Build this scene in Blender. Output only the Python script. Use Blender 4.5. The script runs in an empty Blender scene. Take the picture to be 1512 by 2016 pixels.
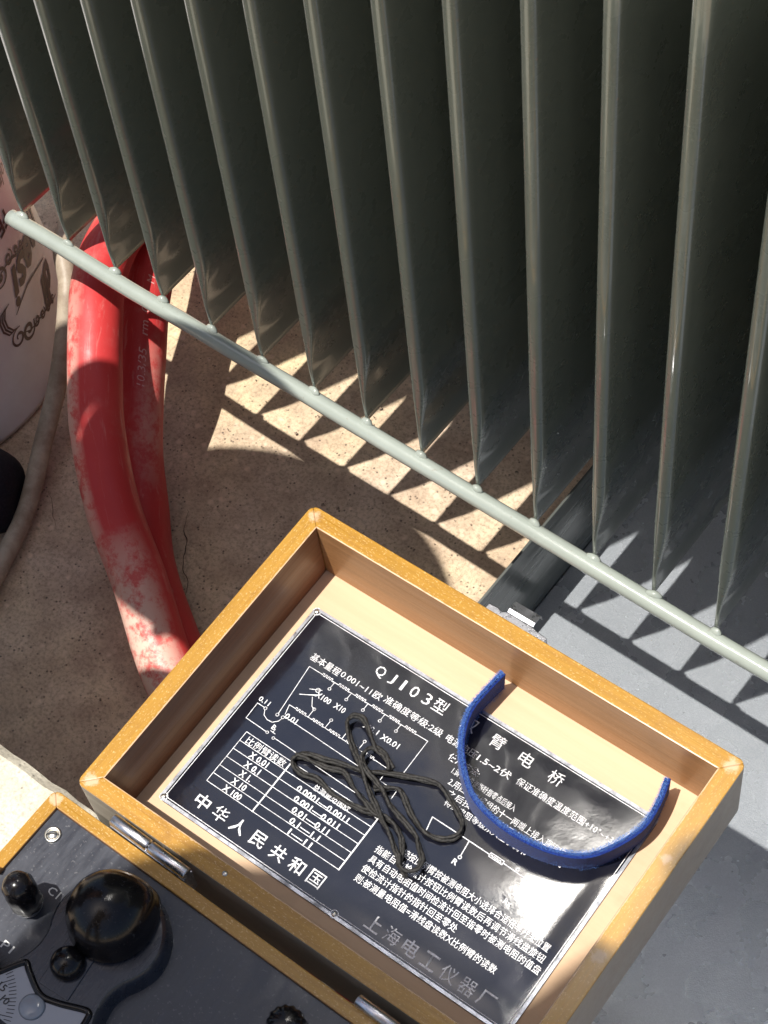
import bpy, bmesh, math, random
from mathutils import Vector, Matrix, noise as mnoise
R = math.radians
random.seed(7)
scene = bpy.context.scene
COL = scene.collection

# ------------------------------------------------------------------ camera
CR = Matrix(((0.7876, 0.6116, -0.0750), (0.4870, -0.6923, -0.5325), (-0.3776, 0.3829, -0.8431)))
CP = Vector((0.7614, -0.4813, 0.9642))
cam = bpy.data.cameras.new('camera')
cam.sensor_fit = 'VERTICAL'; cam.sensor_height = 24.0; cam.lens = 3969.46 / 2016 * 24.0
cam.clip_start = 0.02; cam.clip_end = 500
co = bpy.data.objects.new('camera', cam); COL.objects.link(co)
rt, dn, fw = (Vector(CR[i]).normalized() for i in range(3))
m = Matrix((rt, -dn, -fw)).transposed().to_4x4(); m.translation = CP
co.matrix_world = m
scene.camera = co

# ------------------------------------------------------------------ sky, sun, exposure
SUN = Vector((0.141, 0.3025, -1.0)).normalized()      # direction the light travels
W = bpy.data.worlds.new('World'); scene.world = W; W.use_nodes = True
wn = W.node_tree; bg = wn.nodes['Background']
sky = wn.nodes.new('ShaderNodeTexSky'); sky.sky_type = 'NISHITA'; sky.sun_disc = False
sky.sun_elevation = R(71.5); sky.sun_rotation = R(205); sky.dust_density = 2.0
wn.links.new(sky.outputs[0], bg.inputs[0]); bg.inputs[1].default_value = 0.095
sl = bpy.data.lights.new('sun', 'SUN'); sl.energy = 5.0; sl.angle = R(0.53); sl.color = (1.0, 0.955, 0.88)
so = bpy.data.objects.new('sun', sl); COL.objects.link(so); so.rotation_euler = SUN.to_track_quat('-Z', 'Y').to_euler()
so.location = (-1, -2, 6)
vs = scene.view_settings
vs.view_transform = 'Standard'; vs.look = 'None'; vs.gamma = 1.0; vs.use_curve_mapping = False; vs.exposure = 0.25

# ------------------------------------------------------------------ material helpers
def mat(name, col, rough=0.5, metal=0.0, spec=0.5, coat=0.0, coat_rough=0.1):
    M = bpy.data.materials.new(name); M.use_nodes = True
    b = M.node_tree.nodes['Principled BSDF']
    b.inputs['Base Color'].default_value = (*col, 1); b.inputs['Roughness'].default_value = rough
    b.inputs['Metallic'].default_value = metal; b.inputs['Specular IOR Level'].default_value = spec
    b.inputs['Coat Weight'].default_value = coat; b.inputs['Coat Roughness'].default_value = coat_rough
    return M
class NT:
    def __init__(s, M): s.t = M.node_tree; s.b = s.t.nodes['Principled BSDF']; s._co = None
    def n(s, typ, **k):
        x = s.t.nodes.new(typ)
        for a, v in k.items(): setattr(x, a, v)
        return x
    def l(s, a, b): s.t.links.new(a, b)
    def co(s, scale=(1, 1, 1), rot=(0, 0, 0), loc=(0, 0, 0)):
        if s._co is None: s._co = s.n('ShaderNodeTexCoord')
        mp = s.n('ShaderNodeMapping'); mp.inputs['Scale'].default_value = scale
        mp.inputs['Rotation'].default_value = rot; mp.inputs['Location'].default_value = loc
        s.l(s._co.outputs['Object'], mp.inputs[0]); return mp.outputs[0]
    def noise(s, sc, det=6, rough=0.6, vec=None, dist=0.0):
        x = s.n('ShaderNodeTexNoise'); x.inputs['Scale'].default_value = sc; x.inputs['Detail'].default_value = det
        x.inputs['Roughness'].default_value = rough; x.inputs['Distortion'].default_value = dist
        s.l(vec if vec is not None else s.co(), x.inputs['Vector']); return x.outputs['Fac']
    def vor(s, sc, vec=None, feat='F1'):
        x = s.n('ShaderNodeTexVoronoi', feature=feat); x.inputs['Scale'].default_value = sc
        s.l(vec if vec is not None else s.co(), x.inputs['Vector']); return x
    def ramp(s, fac, *stops, interp='LINEAR'):
        r = s.n('ShaderNodeValToRGB'); e = r.color_ramp; e.interpolation = interp
        while len(e.elements) < len(stops): e.elements.new(0.5)
        for el, (p, c) in zip(e.elements, stops):
            el.position = p; el.color = (*(c if isinstance(c, tuple) else (c, c, c)), 1)
        s.l(fac, r.inputs[0]); return r.outputs[0]
    def mix(s, fac, a, b, typ='MIX'):
        x = s.n('ShaderNodeMix', data_type='RGBA', blend_type=typ)
        if isinstance(fac, (int, float)): x.inputs[0].default_value = fac
        else: s.l(fac, x.inputs[0])
        for i, v in ((6, a), (7, b)):
            if isinstance(v, tuple): x.inputs[i].default_value = (*v, 1)
            else: s.l(v, x.inputs[i])
        return x.outputs[2]
    def math(s, op, a, b=0.0, c=0.0):
        x = s.n('ShaderNodeMath', operation=op)
        for i, v in enumerate((a, b, c)):
            if isinstance(v, (int, float)): x.inputs[i].default_value = v
            else: s.l(v, x.inputs[i])
        return x.outputs[0]
    def col(s, c): s.l(c, s.b.inputs['Base Color'])
    def rough(s, c): s.l(c, s.b.inputs['Roughness'])
    def bump(s, h, strength=0.3, dist=0.001, prev=None):
        x = s.n('ShaderNodeBump'); x.inputs['Strength'].default_value = strength; x.inputs['Distance'].default_value = dist
        s.l(h, x.inputs['Height'])
        if prev is not None: s.l(prev, x.inputs['Normal'])
        s.l(x.outputs[0], s.b.inputs['Normal']); return x.outputs[0]

def concrete(name, base, dark, warm, speck=0.5, rough=0.85, stain=None):
    M = mat(name, base, rough, spec=0.3); t = NT(M)
    big = t.noise(6, 5, 0.6); mid = t.noise(38, 6, 0.65); fine = t.noise(420, 4, 0.7)
    c = t.mix(t.ramp(big, (0.36, 0.0), (0.66, 1.0)), base, warm)
    c = t.mix(t.ramp(mid, (0.35, 0.75), (0.62, 0.0)), c, dark)
    c = t.mix(t.ramp(fine, (0.32, 0.6), (0.55, 0.0)), c, tuple(v * 0.55 for v in dark))
    v = t.vor(260); spk = t.math('MULTIPLY', t.ramp(v.outputs['Distance'], (0.10, 1.0), (0.26, 0.0)), t.ramp(t.noise(90, 3), (0.47, 0.0), (0.56, speck)))
    c = t.mix(spk, c, (0.05, 0.042, 0.038))
    v2 = t.vor(120, t.co(loc=(3, 1, 2))); cl = t.ramp(v2.outputs['Distance'], (0.18, 0.55), (0.34, 0.0))
    c = t.mix(t.math('MULTIPLY', cl, t.ramp(t.noise(55, 2, vec=t.co(loc=(9, 2, 0))), (0.5, 0.0), (0.6, 0.8))), c, tuple(min(1, v * 1.35) for v in base))
    if stain:
        for (sx, sy, sr) in stain:
            g = t.n('ShaderNodeVectorMath', operation='DISTANCE'); t.l(t.co(), g.inputs[0]); g.inputs[1].default_value = (sx, sy, 0)
            d = t.math('ADD', g.outputs['Value'], t.math('MULTIPLY', t.math('SUBTRACT', t.noise(60, 4), 0.5), sr * 1.6))
            k = t.math('MULTIPLY', t.ramp(t.math('DIVIDE', d, sr), (0.55, 1.0), (1.1, 0.0)), t.ramp(t.noise(200, 3), (0.42, 0.2), (0.56, 0.8)))
            c = t.mix(k, c, (0.10, 0.10, 0.105))
    t.col(c)
    h = t.math('ADD', t.math('MULTIPLY', fine, 0.5), t.math('MULTIPLY', mid, 1.0))
    h = t.math('SUBTRACT', h, t.math('MULTIPLY', spk, 0.5))
    t.bump(h, 0.5, 0.0015)
    return M

M = {}
M['floor'] = concrete('floor_concrete', (0.70, 0.56, 0.43), (0.44, 0.32, 0.23), (0.74, 0.59, 0.37), 0.8, stain=[(0.148, -0.16, 0.016), (0.092, -0.112, 0.018), (0.185, -0.19, 0.014)])
M['plinth'] = concrete('plinth_concrete', (0.74, 0.69, 0.57), (0.52, 0.47, 0.38), (0.78, 0.74, 0.62), 0.5)

def paint_mat(name, base, rough, rust=0.0, bumpy=0.12, coat=0.0):
    M_ = mat(name, base, rough, coat=coat, coat_rough=0.07); t = NT(M_); t.b.inputs['Coat IOR'].default_value = 1.7
    n1 = t.noise(22, 5); n2 = t.noise(240, 3)
    c = t.mix(t.ramp(n1, (0.35, 0.0), (0.7, 0.5)), base, tuple(v * 0.82 for v in base))
    st = t.noise(60, 4, 0.6, t.co(scale=(1, 1, 0.06)))
    c = t.mix(t.ramp(st, (0.5, 0.0), (0.68, 0.35)), c, tuple(min(1, v * 1.12) for v in base))
    spots = t.ramp(t.noise(330, 2, 0.5), (0.70, 0.0), (0.74, 1.0))
    c = t.mix(t.math('MULTIPLY', spots, rust), c, (0.20, 0.13, 0.08))
    t.col(c); t.rough(t.ramp(t.noise(40, 4), (0.3, rough * 0.75), (0.7, rough * 1.3)))
    h = t.math('ADD', t.math('MULTIPLY', n2, 0.25), t.math('MULTIPLY', t.noise(9, 3), 1.4))
    t.bump(h, bumpy, 0.002)
    return M_
M['rad'] = paint_mat('radiator_paint_shaded', (0.112, 0.130, 0.108), 0.28, 0.5, 0.22, coat=0.6)  # same paint as the bar, darkened to hold the shade between the fins
M['bar'] = paint_mat('bar_paint', (0.36, 0.40, 0.36), 0.17, 0.2, 0.25, coat=0.4)
M['tank'] = paint_mat('tank_paint', (0.12, 0.138, 0.115), 0.2, 0.0, 0.3, coat=1.0)

def sheet_mat():
    M_ = mat('sheet_grey', (0.17, 0.19, 0.21), 0.28, spec=0.9, metal=0.5); t = NT(M_)
    f = t.noise(1300, 2, 0.8); g = t.noise(14, 5)
    c = t.mix(t.ramp(f, (0.40, 0.0), (0.66, 0.6)), (0.44, 0.475, 0.52), (0.66, 0.70, 0.75))
    c = t.mix(t.ramp(g, (0.35, 0.0), (0.75, 0.35)), c, (0.36, 0.40, 0.45))
    sc = t.noise(30, 5, 0.7, t.co(scale=(1, 7, 1), rot=(0, 0, 0.5)))
    c = t.mix(t.ramp(sc, (0.62, 0.0), (0.72, 0.10)), c, (0.36, 0.37, 0.38))
    t.col(c); t.rough(t.ramp(t.noise(26, 4), (0.30, 0.24), (0.70, 0.31)))
    h = t.math('ADD', t.math('MULTIPLY', f, 0.5), t.math('MULTIPLY', g, 1.6))
    t.bump(h, 0.28, 0.0012)
    return M_
M['sheet'] = sheet_mat()
def flange_mat():
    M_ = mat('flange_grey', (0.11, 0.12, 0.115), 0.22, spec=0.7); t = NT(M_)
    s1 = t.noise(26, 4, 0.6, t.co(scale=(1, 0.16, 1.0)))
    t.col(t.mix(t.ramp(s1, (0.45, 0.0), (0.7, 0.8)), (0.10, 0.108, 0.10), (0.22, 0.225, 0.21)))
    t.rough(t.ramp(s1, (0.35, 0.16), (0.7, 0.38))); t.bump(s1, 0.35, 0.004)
    return M_
M['flange'] = flange_mat()

def wood(name, base, dark, rough=0.3, grain_axis=0, wear=None, coat=0.35, speck=(1.0, 0.78, 0.42), gscale=60, spk_amt=0.7, elines=None):
    M_ = mat(name, base, rough, coat=coat, coat_rough=0.18); t = NT(M_)
    sc = [1.0, 1.0, 1.0]; sc[grain_axis] = 0.05
    g = t.noise(gscale * 7, 5, 0.65, t.co(scale=tuple(sc))); g2 = t.noise(gscale * 1.3, 4, 0.6, t.co(scale=tuple(sc), loc=(1, 4, 2)))
    c = t.mix(t.ramp(g, (0.38, 0.65), (0.58, 0.0)), base, dark)
    c = t.mix(t.ramp(g2, (0.40, 0.4), (0.62, 0.0)), c, tuple(v * 0.75 for v in base))
    sc2 = [1.0, 1.0, 1.0]; sc2[grain_axis] = 0.4
    sp = t.ramp(t.noise(1500, 2, 0.5, t.co(scale=tuple(sc2))), (0.60, 0.0), (0.68, spk_amt * 0.55))
    c = t.mix(sp, c, speck)
    d_ = t.noise(26, 4); c = t.mix(t.ramp(d_, (0.60, 0.0), (0.74, 0.35)), c, tuple(v * 0.55 for v in base))
    if wear:
        for (x, y, rr) in wear:
            q = t.n('ShaderNodeVectorMath', operation='DISTANCE'); t.l(t.co(), q.inputs[0]); q.inputs[1].default_value = (x, y, 0)
            k = t.math('ADD', t.math('DIVIDE', q.outputs['Value'], rr), t.math('MULTIPLY', t.math('SUBTRACT', t.noise(330, 4, 0.7), 0.5), 1.9))
            c = t.mix(t.ramp(k, (0.55, 0.85), (0.95, 0.0)), c, (0.66, 0.47, 0.30))
    if elines:
        sx_ = t.n('ShaderNodeSeparateXYZ'); t.l(t.co(), sx_.inputs[0]); tot = None
        for ai, vals in enumerate(elines):
            for vv in vals:
                d = t.math('ABSOLUTE', t.math('SUBTRACT', sx_.outputs[ai], vv)); kk = t.math('SUBTRACT', 1.0, t.math('DIVIDE', d, 0.0016)); kk = t.math('MAXIMUM', kk, 0.0)
                tot = kk if tot is None else t.math('MAXIMUM', tot, kk)
        nn = t.noise(170, 5, 0.75); e_ = t.math('SUBTRACT', t.math('ADD', tot, nn), 0.98)
        zz = t.math('GREATER_THAN', sx_.outputs[2], -0.002)
        c = t.mix(t.math('MULTIPLY', zz, t.ramp(e_, (0.0, 0.0), (0.12, 0.85))), c, (0.72, 0.50, 0.32))
        big_ = t.ramp(t.noise(48, 6, 0.7, t.co(loc=(2, 0, 0))), (0.56, 0.0), (0.66, 0.6)); c = t.mix(big_, c, (0.30, 0.14, 0.02))
    t.col(c); t.rough(t.ramp(g2, (0.3, rough * 0.8), (0.7, rough * 1.5)))
    t.bump(t.math('ADD', g, t.math('MULTIPLY', sp, 0.4)), 0.28, 0.0006)
    return M_
LW, LH = 0.260, 0.189
cw = [(0.0055, -0.0055, 0.0042), (LW - 0.0055, -0.0055, 0.0045), (0.0055, -LH + 0.0055, 0.0045), (LW - 0.0055, -LH + 0.0055, 0.005), (0.2545, -0.062, 0.003), (0.2545, -0.118, 0.004)]
EL = ([0.0103, LW - 0.0103], [-0.0103, -LH + 0.0103])
M['woodx'] = wood('varnished_wood_long', (0.475, 0.245, 0.030), (0.34, 0.155, 0.018), 0.30, 0, cw, elines=([], EL[1]))
M['woody'] = wood('varnished_wood_short', (0.485, 0.255, 0.034), (0.35, 0.165, 0.02), 0.30, 1, cw, elines=(EL[0], []))
M['wbx'] = wood('body_wood_long', (0.46, 0.24, 0.032), (0.34, 0.16, 0.018), 0.30, 0, [(0.004, -0.004, 0.0042)])
M['wby'] = wood('body_wood_short', (0.46, 0.24, 0.032), (0.34, 0.16, 0.018), 0.30, 1, [(0.004, -0.004, 0.0042)])
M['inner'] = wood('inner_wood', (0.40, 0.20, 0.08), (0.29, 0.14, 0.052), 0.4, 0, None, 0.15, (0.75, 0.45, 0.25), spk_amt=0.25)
M['inner_shaded'] = wood('inner_wood_left_shaded', (0.20, 0.075, 0.028), (0.14, 0.05, 0.02), 0.4, 1, None, 0.15, (0.4, 0.2, 0.1), spk_amt=0.1)  # darker copy of the inner wood: shade of the unlit left wall in colour
M['liner'] = wood('plywood_floor', (0.68, 0.47, 0.30), (0.62, 0.42, 0.26), 0.55, 0, None, 0.0, (0.85, 0.62, 0.36), gscale=20, spk_amt=0.15)
M['outer'] = wood('weathered_outer_side', (0.34, 0.30, 0.25), (0.28, 0.245, 0.20), 0.45, 0, None, 0.1, (0.42, 0.38, 0.33), spk_amt=0.2)

def plate_mat():
    M_ = mat('nameplate_black', (0.012, 0.013, 0.02), 0.13, spec=0.5, coat=1.0, coat_rough=0.07); t = NT(M_); t.b.inputs['IOR'].default_value = 1.9
    s = t.ramp(t.noise(70, 6, 0.75, t.co(scale=(1, 6, 1), rot=(0, 0, 0.7))), (0.62, 0.0), (0.70, 0.2))
    d = t.ramp(t.noise(28, 5, 0.7), (0.5, 0.0), (0.8, 0.25))
    c = t.mix(s, (0.006, 0.0065, 0.012), (0.06, 0.06, 0.07)); c = t.mix(d, c, (0.022, 0.022, 0.03)); t.col(c)
    t.rough(t.ramp(t.noise(50, 5), (0.3, 0.09), (0.7, 0.2)))
    t.bump(t.math('ADD', t.noise(14, 3), t.math('MULTIPLY', t.noise(300, 2), 0.06)), 0.16, 0.004)
    return M_
M['plate'] = plate_mat()
def metal(name, col, rough, nscale=200, amt=0.25):
    M_ = mat(name, col, rough, metal=1.0); t = NT(M_)
    n = t.noise(nscale, 4, 0.7); t.col(t.mix(t.ramp(n, (0.45, 0.0), (0.66, amt)), col, tuple(v * 0.3 for v in col)))
    t.rough(t.ramp(n, (0.3, rough * 0.7), (0.7, rough * 1.6))); t.bump(n, 0.15, 0.0003); return M_
def letter_metal():
    M_ = mat('worn_aluminium_lettering', (0.92, 0.92, 0.94), 0.34, metal=0.35); t = NT(M_)
    n = t.noise(900, 3, 0.7); t.col(t.mix(t.ramp(t.noise(320, 3, 0.7), (0.50, 0.0), (0.68, 0.5)), (0.92, 0.92, 0.94), (0.30, 0.30, 0.32))); t.bump(n, 0.9, 0.0006); return M_
M['alu'] = letter_metal()
M['aluedge'] = metal('plate_edge_aluminium', (0.62, 0.64, 0.70), 0.35, 120, 0.85)
M['chrome'] = metal('nickel_plating', (0.72, 0.72, 0.76), 0.27, 150, 0.5)
M['steel'] = metal('screw_steel', (0.75, 0.72, 0.65), 0.3, 500, 0.4)

def bake_mat(name, col, rough, scuff=0.25):
    M_ = mat(name, col, rough, spec=0.6, coat=0.25, coat_rough=0.08); t = NT(M_)
    a = t.noise(45, 6, 0.75, t.co(scale=(5, 1, 1), rot=(0, 0, 0.4))); b_ = t.noise(600, 3, 0.6)
    c = t.mix(t.ramp(a, (0.45, 0.0), (0.72, scuff)), col, tuple(min(1, v * 2.6 + 0.03) for v in col))
    c = t.mix(t.ramp(b_, (0.62, 0.0), (0.68, scuff)), c, (0.25, 0.25, 0.26)); t.col(c)
    t.rough(t.ramp(a, (0.3, rough * 0.8), (0.7, rough * 1.5))); t.bump(b_, 0.06, 0.0005); return M_
M['panel'] = bake_mat('panel_ebonite', (0.020, 0.024, 0.037), 0.36, 0.28)
M['house'] = bake_mat('galvanometer_housing', (0.022, 0.024, 0.034), 0.24, 0.15)
M['knob'] = bake_mat('bakelite_black', (0.007, 0.006, 0.007), 0.17, 0.10); _b = M['knob'].node_tree.nodes['Principled BSDF']; _b.inputs['Coat Weight'].default_value = 0.0; _b.inputs['Specular IOR Level'].default_value = 0.35
M['glass'] = mat('dial_glass', (0.26, 0.28, 0.32), 0.12)
M['dial'] = mat('dial_white', (0.30, 0.31, 0.345), 0.35, coat=0.6, coat_rough=0.05)
M['ink'] = mat('ink_black', (0.015, 0.015, 0.018), 0.5)
M['white'] = mat('letter_white', (0.75, 0.75, 0.73), 0.5)
M['yellow'] = mat('yellow_sleeve', (0.75, 0.50, 0.02), 0.4)

def hose_mat():
    M_ = mat('hose_red', (0.58, 0.045, 0.045), 0.45, spec=0.4); t = NT(M_)
    a = t.noise(24, 6, 0.72); b_ = t.noise(110, 5, 0.7, t.co(scale=(1, 1, 1), loc=(2, 3, 1)))
    c = t.mix(t.ramp(t.noise(9, 3), (0.35, 0.0), (0.7, 0.6)), (0.62, 0.050, 0.048), (0.48, 0.026, 0.034))
    dust = t.math('MULTIPLY', t.ramp(a, (0.54, 0.0), (0.66, 0.8)), t.ramp(b_, (0.44, 0.1), (0.60, 0.6)))
    uvn = t.n('ShaderNodeAttribute', attribute_name='along'); stv = t.n('ShaderNodeMapping'); stv.inputs['Scale'].default_value = (26, 2.2, 1); t.l(uvn.outputs['Vector'], stv.inputs[0])
    stk = t.noise(1.0, 6, 0.75, stv.outputs[0], 0.6)
    c = t.mix(t.math('MULTIPLY', dust, 0.45), c, (0.62, 0.28, 0.24))
    c = t.mix(t.ramp(stk, (0.56, 0.0), (0.72, 0.45)), c, (0.66, 0.32, 0.28))
    attr = t.n('ShaderNodeAttribute', attribute_name='scuff')
    k = t.math('MULTIPLY', attr.outputs['Fac'], t.ramp(t.noise(85, 6, 0.75, t.co(scale=(1, 1, 1), loc=(5, 0, 0))), (0.40, 0.15), (0.54, 1.0)))
    c = t.mix(k, c, (0.72, 0.52, 0.42))
    t.col(c); t.rough(t.ramp(a, (0.3, 0.34), (0.6, 0.6))); t.bump(t.math('ADD', b_, a), 0.16, 0.001)
    return M_
M['hose'] = hose_mat()
M['print'] = mat('hose_print', (0.72, 0.36, 0.34), 0.5)
def cloth(name, col, col2, sc=900, b=0.5, rough=0.9, sheen=0.6):
    M_ = mat(name, col, rough, spec=0.2); t = NT(M_); t.b.inputs['Sheen Weight'].default_value = sheen
    n = t.noise(sc, 3, 0.7); t.col(t.mix(t.ramp(n, (0.42, 0.0), (0.66, 1.0)), col, col2)); t.bump(n, b, 0.0008); return M_
M['strap'] = cloth('hook_tape_blue', (0.004, 0.014, 0.12), (0.012, 0.055, 0.30), 1300, 0.9, sheen=0.15)
M['strapin'] = cloth('loop_tape_blue', (0.003, 0.012, 0.11), (0.008, 0.04, 0.24), 1000, 0.7, sheen=0.15)
M['fuzz'] = mat('blue_fuzz', (0.08, 0.19, 0.52), 0.7)
def cord_mat():
    M_ = mat('cord_black', (0.03, 0.028, 0.026), 0.6, spec=0.5); t = NT(M_)
    n = t.noise(700, 4, 0.7); t.col(t.mix(t.ramp(n, (0.42, 0.0), (0.66, 0.8)), (0.006, 0.0057, 0.0053), (0.055, 0.051, 0.046))); t.bump(n, 0.9, 0.0006); return M_
M['cord'] = cord_mat()
def tube_white():
    M_ = mat('dirty_white_hose', (0.50, 0.43, 0.34), 0.5); t = NT(M_)
    n = t.noise(40, 6, 0.7); t.col(t.mix(t.ramp(n, (0.4, 0.0), (0.65, 0.8)), (0.46, 0.39, 0.30), (0.22, 0.16, 0.11))); t.bump(n, 0.2, 0.001); return M_
M['whose'] = tube_white()
def bucket_mat():
    M_ = mat('bucket_plastic', (0.72, 0.68, 0.68), 0.38, spec=0.5); t = NT(M_)
    n = t.noise(30, 5); t.col(t.mix(t.ramp(n, (0.4, 0.0), (0.75, 0.4)), (0.74, 0.70, 0.70), (0.55, 0.48, 0.45))); t.bump(t.noise(12, 3), 0.1, 0.002); return M_
M['bucket'] = bucket_mat()
M['maroon'] = mat('maroon_print', (0.055, 0.008, 0.014), 0.4)
M['shoe'] = cloth('dark_shoe', (0.008, 0.008, 0.014), (0.016, 0.015, 0.024), 600, 0.15, 0.6, 0.0)
M['trouser'] = cloth('navy_cotton', (0.02, 0.025, 0.05), (0.035, 0.04, 0.07), 500, 0.3)
M['shirt'] = cloth('khaki_cotton', (0.30, 0.25, 0.17), (0.38, 0.32, 0.22), 500, 0.3)
M['skin'] = mat('skin', (0.42, 0.24, 0.16), 0.5)
M['hat'] = mat('hard_hat_yellow', (0.65, 0.45, 0.04), 0.35)
M['hair'] = mat('hair_black', (0.012, 0.01, 0.009), 0.6)

# ------------------------------------------------------------------ object helpers
def link(name, me, mats=None, parent=None, smooth=False, bevel=0.0, segs=2):
    o = bpy.data.objects.new(name, me); COL.objects.link(o)
    if mats is not None:
        for mm in (mats if isinstance(mats, (list, tuple)) else [mats]): me.materials.append(mm)
    if parent is not None: o.parent = parent
    if smooth:
        for p in me.polygons: p.use_smooth = True
    if bevel:
        b = o.modifiers.new('bevel', 'BEVEL'); b.width = bevel; b.segments = segs; b.limit_method = 'ANGLE'; b.angle_limit = R(40)
    return o
def pyd(name, v, f, mats=None, parent=None, **k):
    me = bpy.data.meshes.new(name); me.from_pydata([tuple(x) for x in v], [], f); me.update()
    bm = bmesh.new(); bm.from_mesh(me); bmesh.ops.recalc_face_normals(bm, faces=bm.faces); bm.to_mesh(me); bm.free()
    return link(name, me, mats, parent, **k)
def boxm(name, a, b, mats, parent=None, bevel=0.0, **k):
    (x0, y0, z0), (x1, y1, z1) = a, b
    v = [(x, y, z) for z in (z0, z1) for y in (y0, y1) for x in (x0, x1)]
    f = [(0, 1, 3, 2), (4, 5, 7, 6), (0, 1, 5, 4), (2, 3, 7, 6), (0, 2, 6, 4), (1, 3, 7, 5)]
    return pyd(name, v, f, mats, parent, bevel=bevel, **k)
def empty(name, label, cat, loc=(0, 0, 0), group=None, mw=None):
    o = bpy.data.objects.new(name, None); COL.objects.link(o); o.empty_display_size = 0.05
    if mw is not None: o.matrix_world = mw
    else: o.location = loc
    o['label'] = label; o['category'] = cat
    if group: o['group'] = group
    return o
def tag(o, label, cat, group=None):
    o['label'] = label; o['category'] = cat
    if group: o['group'] = group
    return o
def spline(pts, n=8, closed=False):
    P = [Vector(p) for p in pts]; out = []
    N = len(P); rng = range(N if closed else N - 1)
    for i in rng:
        p0 = P[(i - 1) % N] if (closed or i > 0) else P[0] * 2 - P[1]
        p1 = P[i]; p2 = P[(i + 1) % N]
        p3 = P[(i + 2) % N] if (closed or i + 2 < N) else P[-1] * 2 - P[-2]
        for k in range(n):
            t = k / n
            out.append(0.5 * ((2 * p1) + (p2 - p0) * t + (2 * p0 - 5 * p1 + 4 * p2 - p3) * t * t + (3 * p1 - p0 - 3 * p2 + p3) * t ** 3))
    if not closed: out.append(P[-1].copy())
    return out
def frames(path):
    T = [(path[min(i + 1, len(path) - 1)] - path[max(i - 1, 0)]).normalized() for i in range(len(path))]
    n = T[0].orthogonal().normalized(); out = []
    for t in T:
        n = (n - t * n.dot(t)).normalized(); out.append((t, n, t.cross(n)))
    return out
def tube_geo(path, rad, seg=12, caps=True, prof=None, off=0):
    fr = frames(path); V = []; F = []
    for i, p in enumerate(path):
        r = rad(i / (len(path) - 1)) if callable(rad) else rad
        _, n, b = fr[i]
        for k in range(seg):
            a = 2 * math.pi * k / seg; rr = r * (prof(i, a) if prof else 1)
            V.append(p + n * (math.cos(a) * rr) + b * (math.sin(a) * rr))
    for i in range(len(path) - 1):
        for k in range(seg):
            F.append((off + i * seg + k, off + i * seg + (k + 1) % seg, off + (i + 1) * seg + (k + 1) % seg, off + (i + 1) * seg + k))
    if caps:
        F.append(tuple(off + k for k in range(seg))[::-1]); F.append(tuple(off + (len(path) - 1) * seg + k for k in range(seg)))
    return V, F
def tube(name, path, rad, mats, parent=None, seg=12, prof=None, caps=True):
    V, F = tube_geo(path, rad, seg, caps, prof); return pyd(name, V, F, mats, parent, smooth=True)
def lathe(name, prof, mats, parent=None, loc=(0, 0, 0), seg=32, fn=None, smooth=True):
    V = []; F = []; N = len(prof)
    for j in range(seg):
        a = 2 * math.pi * j / seg
        for i, (r, z) in enumerate(prof):
            rr = r * (fn(a, i) if fn else 1)
            V.append((rr * math.cos(a), rr * math.sin(a), z))
    for j in range(seg):
        for i in range(N - 1):
            F.append((j * N + i, ((j + 1) % seg) * N + i, ((j + 1) % seg) * N + i + 1, j * N + i + 1))
    F.append(tuple(j * N for j in range(seg))); F.append(tuple(j * N + N - 1 for j in range(seg)))
    o = pyd(name, V, F, mats, parent, smooth=smooth); o.location = loc; return o
def prism(name, outline, z0, z1, mats, parent=None, bevel=0.0, **k):
    n = len(outline); V = [(x, y, z0) for x, y in outline] + [(x, y, z1) for x, y in outline]
    F = [tuple(range(n))[::-1], tuple(range(n, 2 * n))] + [(i, (i + 1) % n, n + (i + 1) % n, n + i) for i in range(n)]
    return pyd(name, V, F, mats, parent, bevel=bevel, **k)

def text_mesh(body, size=1.0, bold=0.0, shear=0.0, ext=0.0, res=2):
    c = bpy.data.curves.new('t', 'FONT'); c.body = body; c.size = size; c.resolution_u = res
    c.offset = bold; c.shear = shear; c.extrude = ext
    o = bpy.data.objects.new('t', c); COL.objects.link(o); bpy.context.view_layer.update()
    dg = bpy.context.evaluated_depsgraph_get(); me = bpy.data.meshes.new_from_object(o.evaluated_get(dg))
    bpy.data.objects.remove(o); bpy.data.curves.remove(c); return me

# ------------------------------------------------------------------ ground
ZG = -0.2068
g = 60.0
def ground():
    bm = bmesh.new()
    xs = [-g, -3] + [-0.6 + i * 0.02 for i in range(86)] + [3, g]
    ys = [-g, -3] + [-0.5 + i * 0.02 for i in range(66)] + [3, g]
    def hz(x, y):
        if abs(x) > 2 or abs(y) > 2: return ZG
        v = Vector((x * 9, y * 9, 0)); return ZG + 0.0016 * mnoise.noise(v) + 0.0006 * mnoise.noise(v * 4)
    rows = [[bm.verts.new((x, y, hz(x, y) - 0.0012)) for x in xs] for y in ys]
    for j in range(len(ys) - 1):
        for i in range(len(xs) - 1): bm.faces.new((rows[j][i], rows[j][i + 1], rows[j + 1][i + 1], rows[j + 1][i]))
    me = bpy.data.meshes.new('ground'); bm.to_mesh(me); bm.free()
    o = link('ground', me, M['floor'], smooth=True); o['kind'] = 'structure'; return o
ground()
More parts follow.
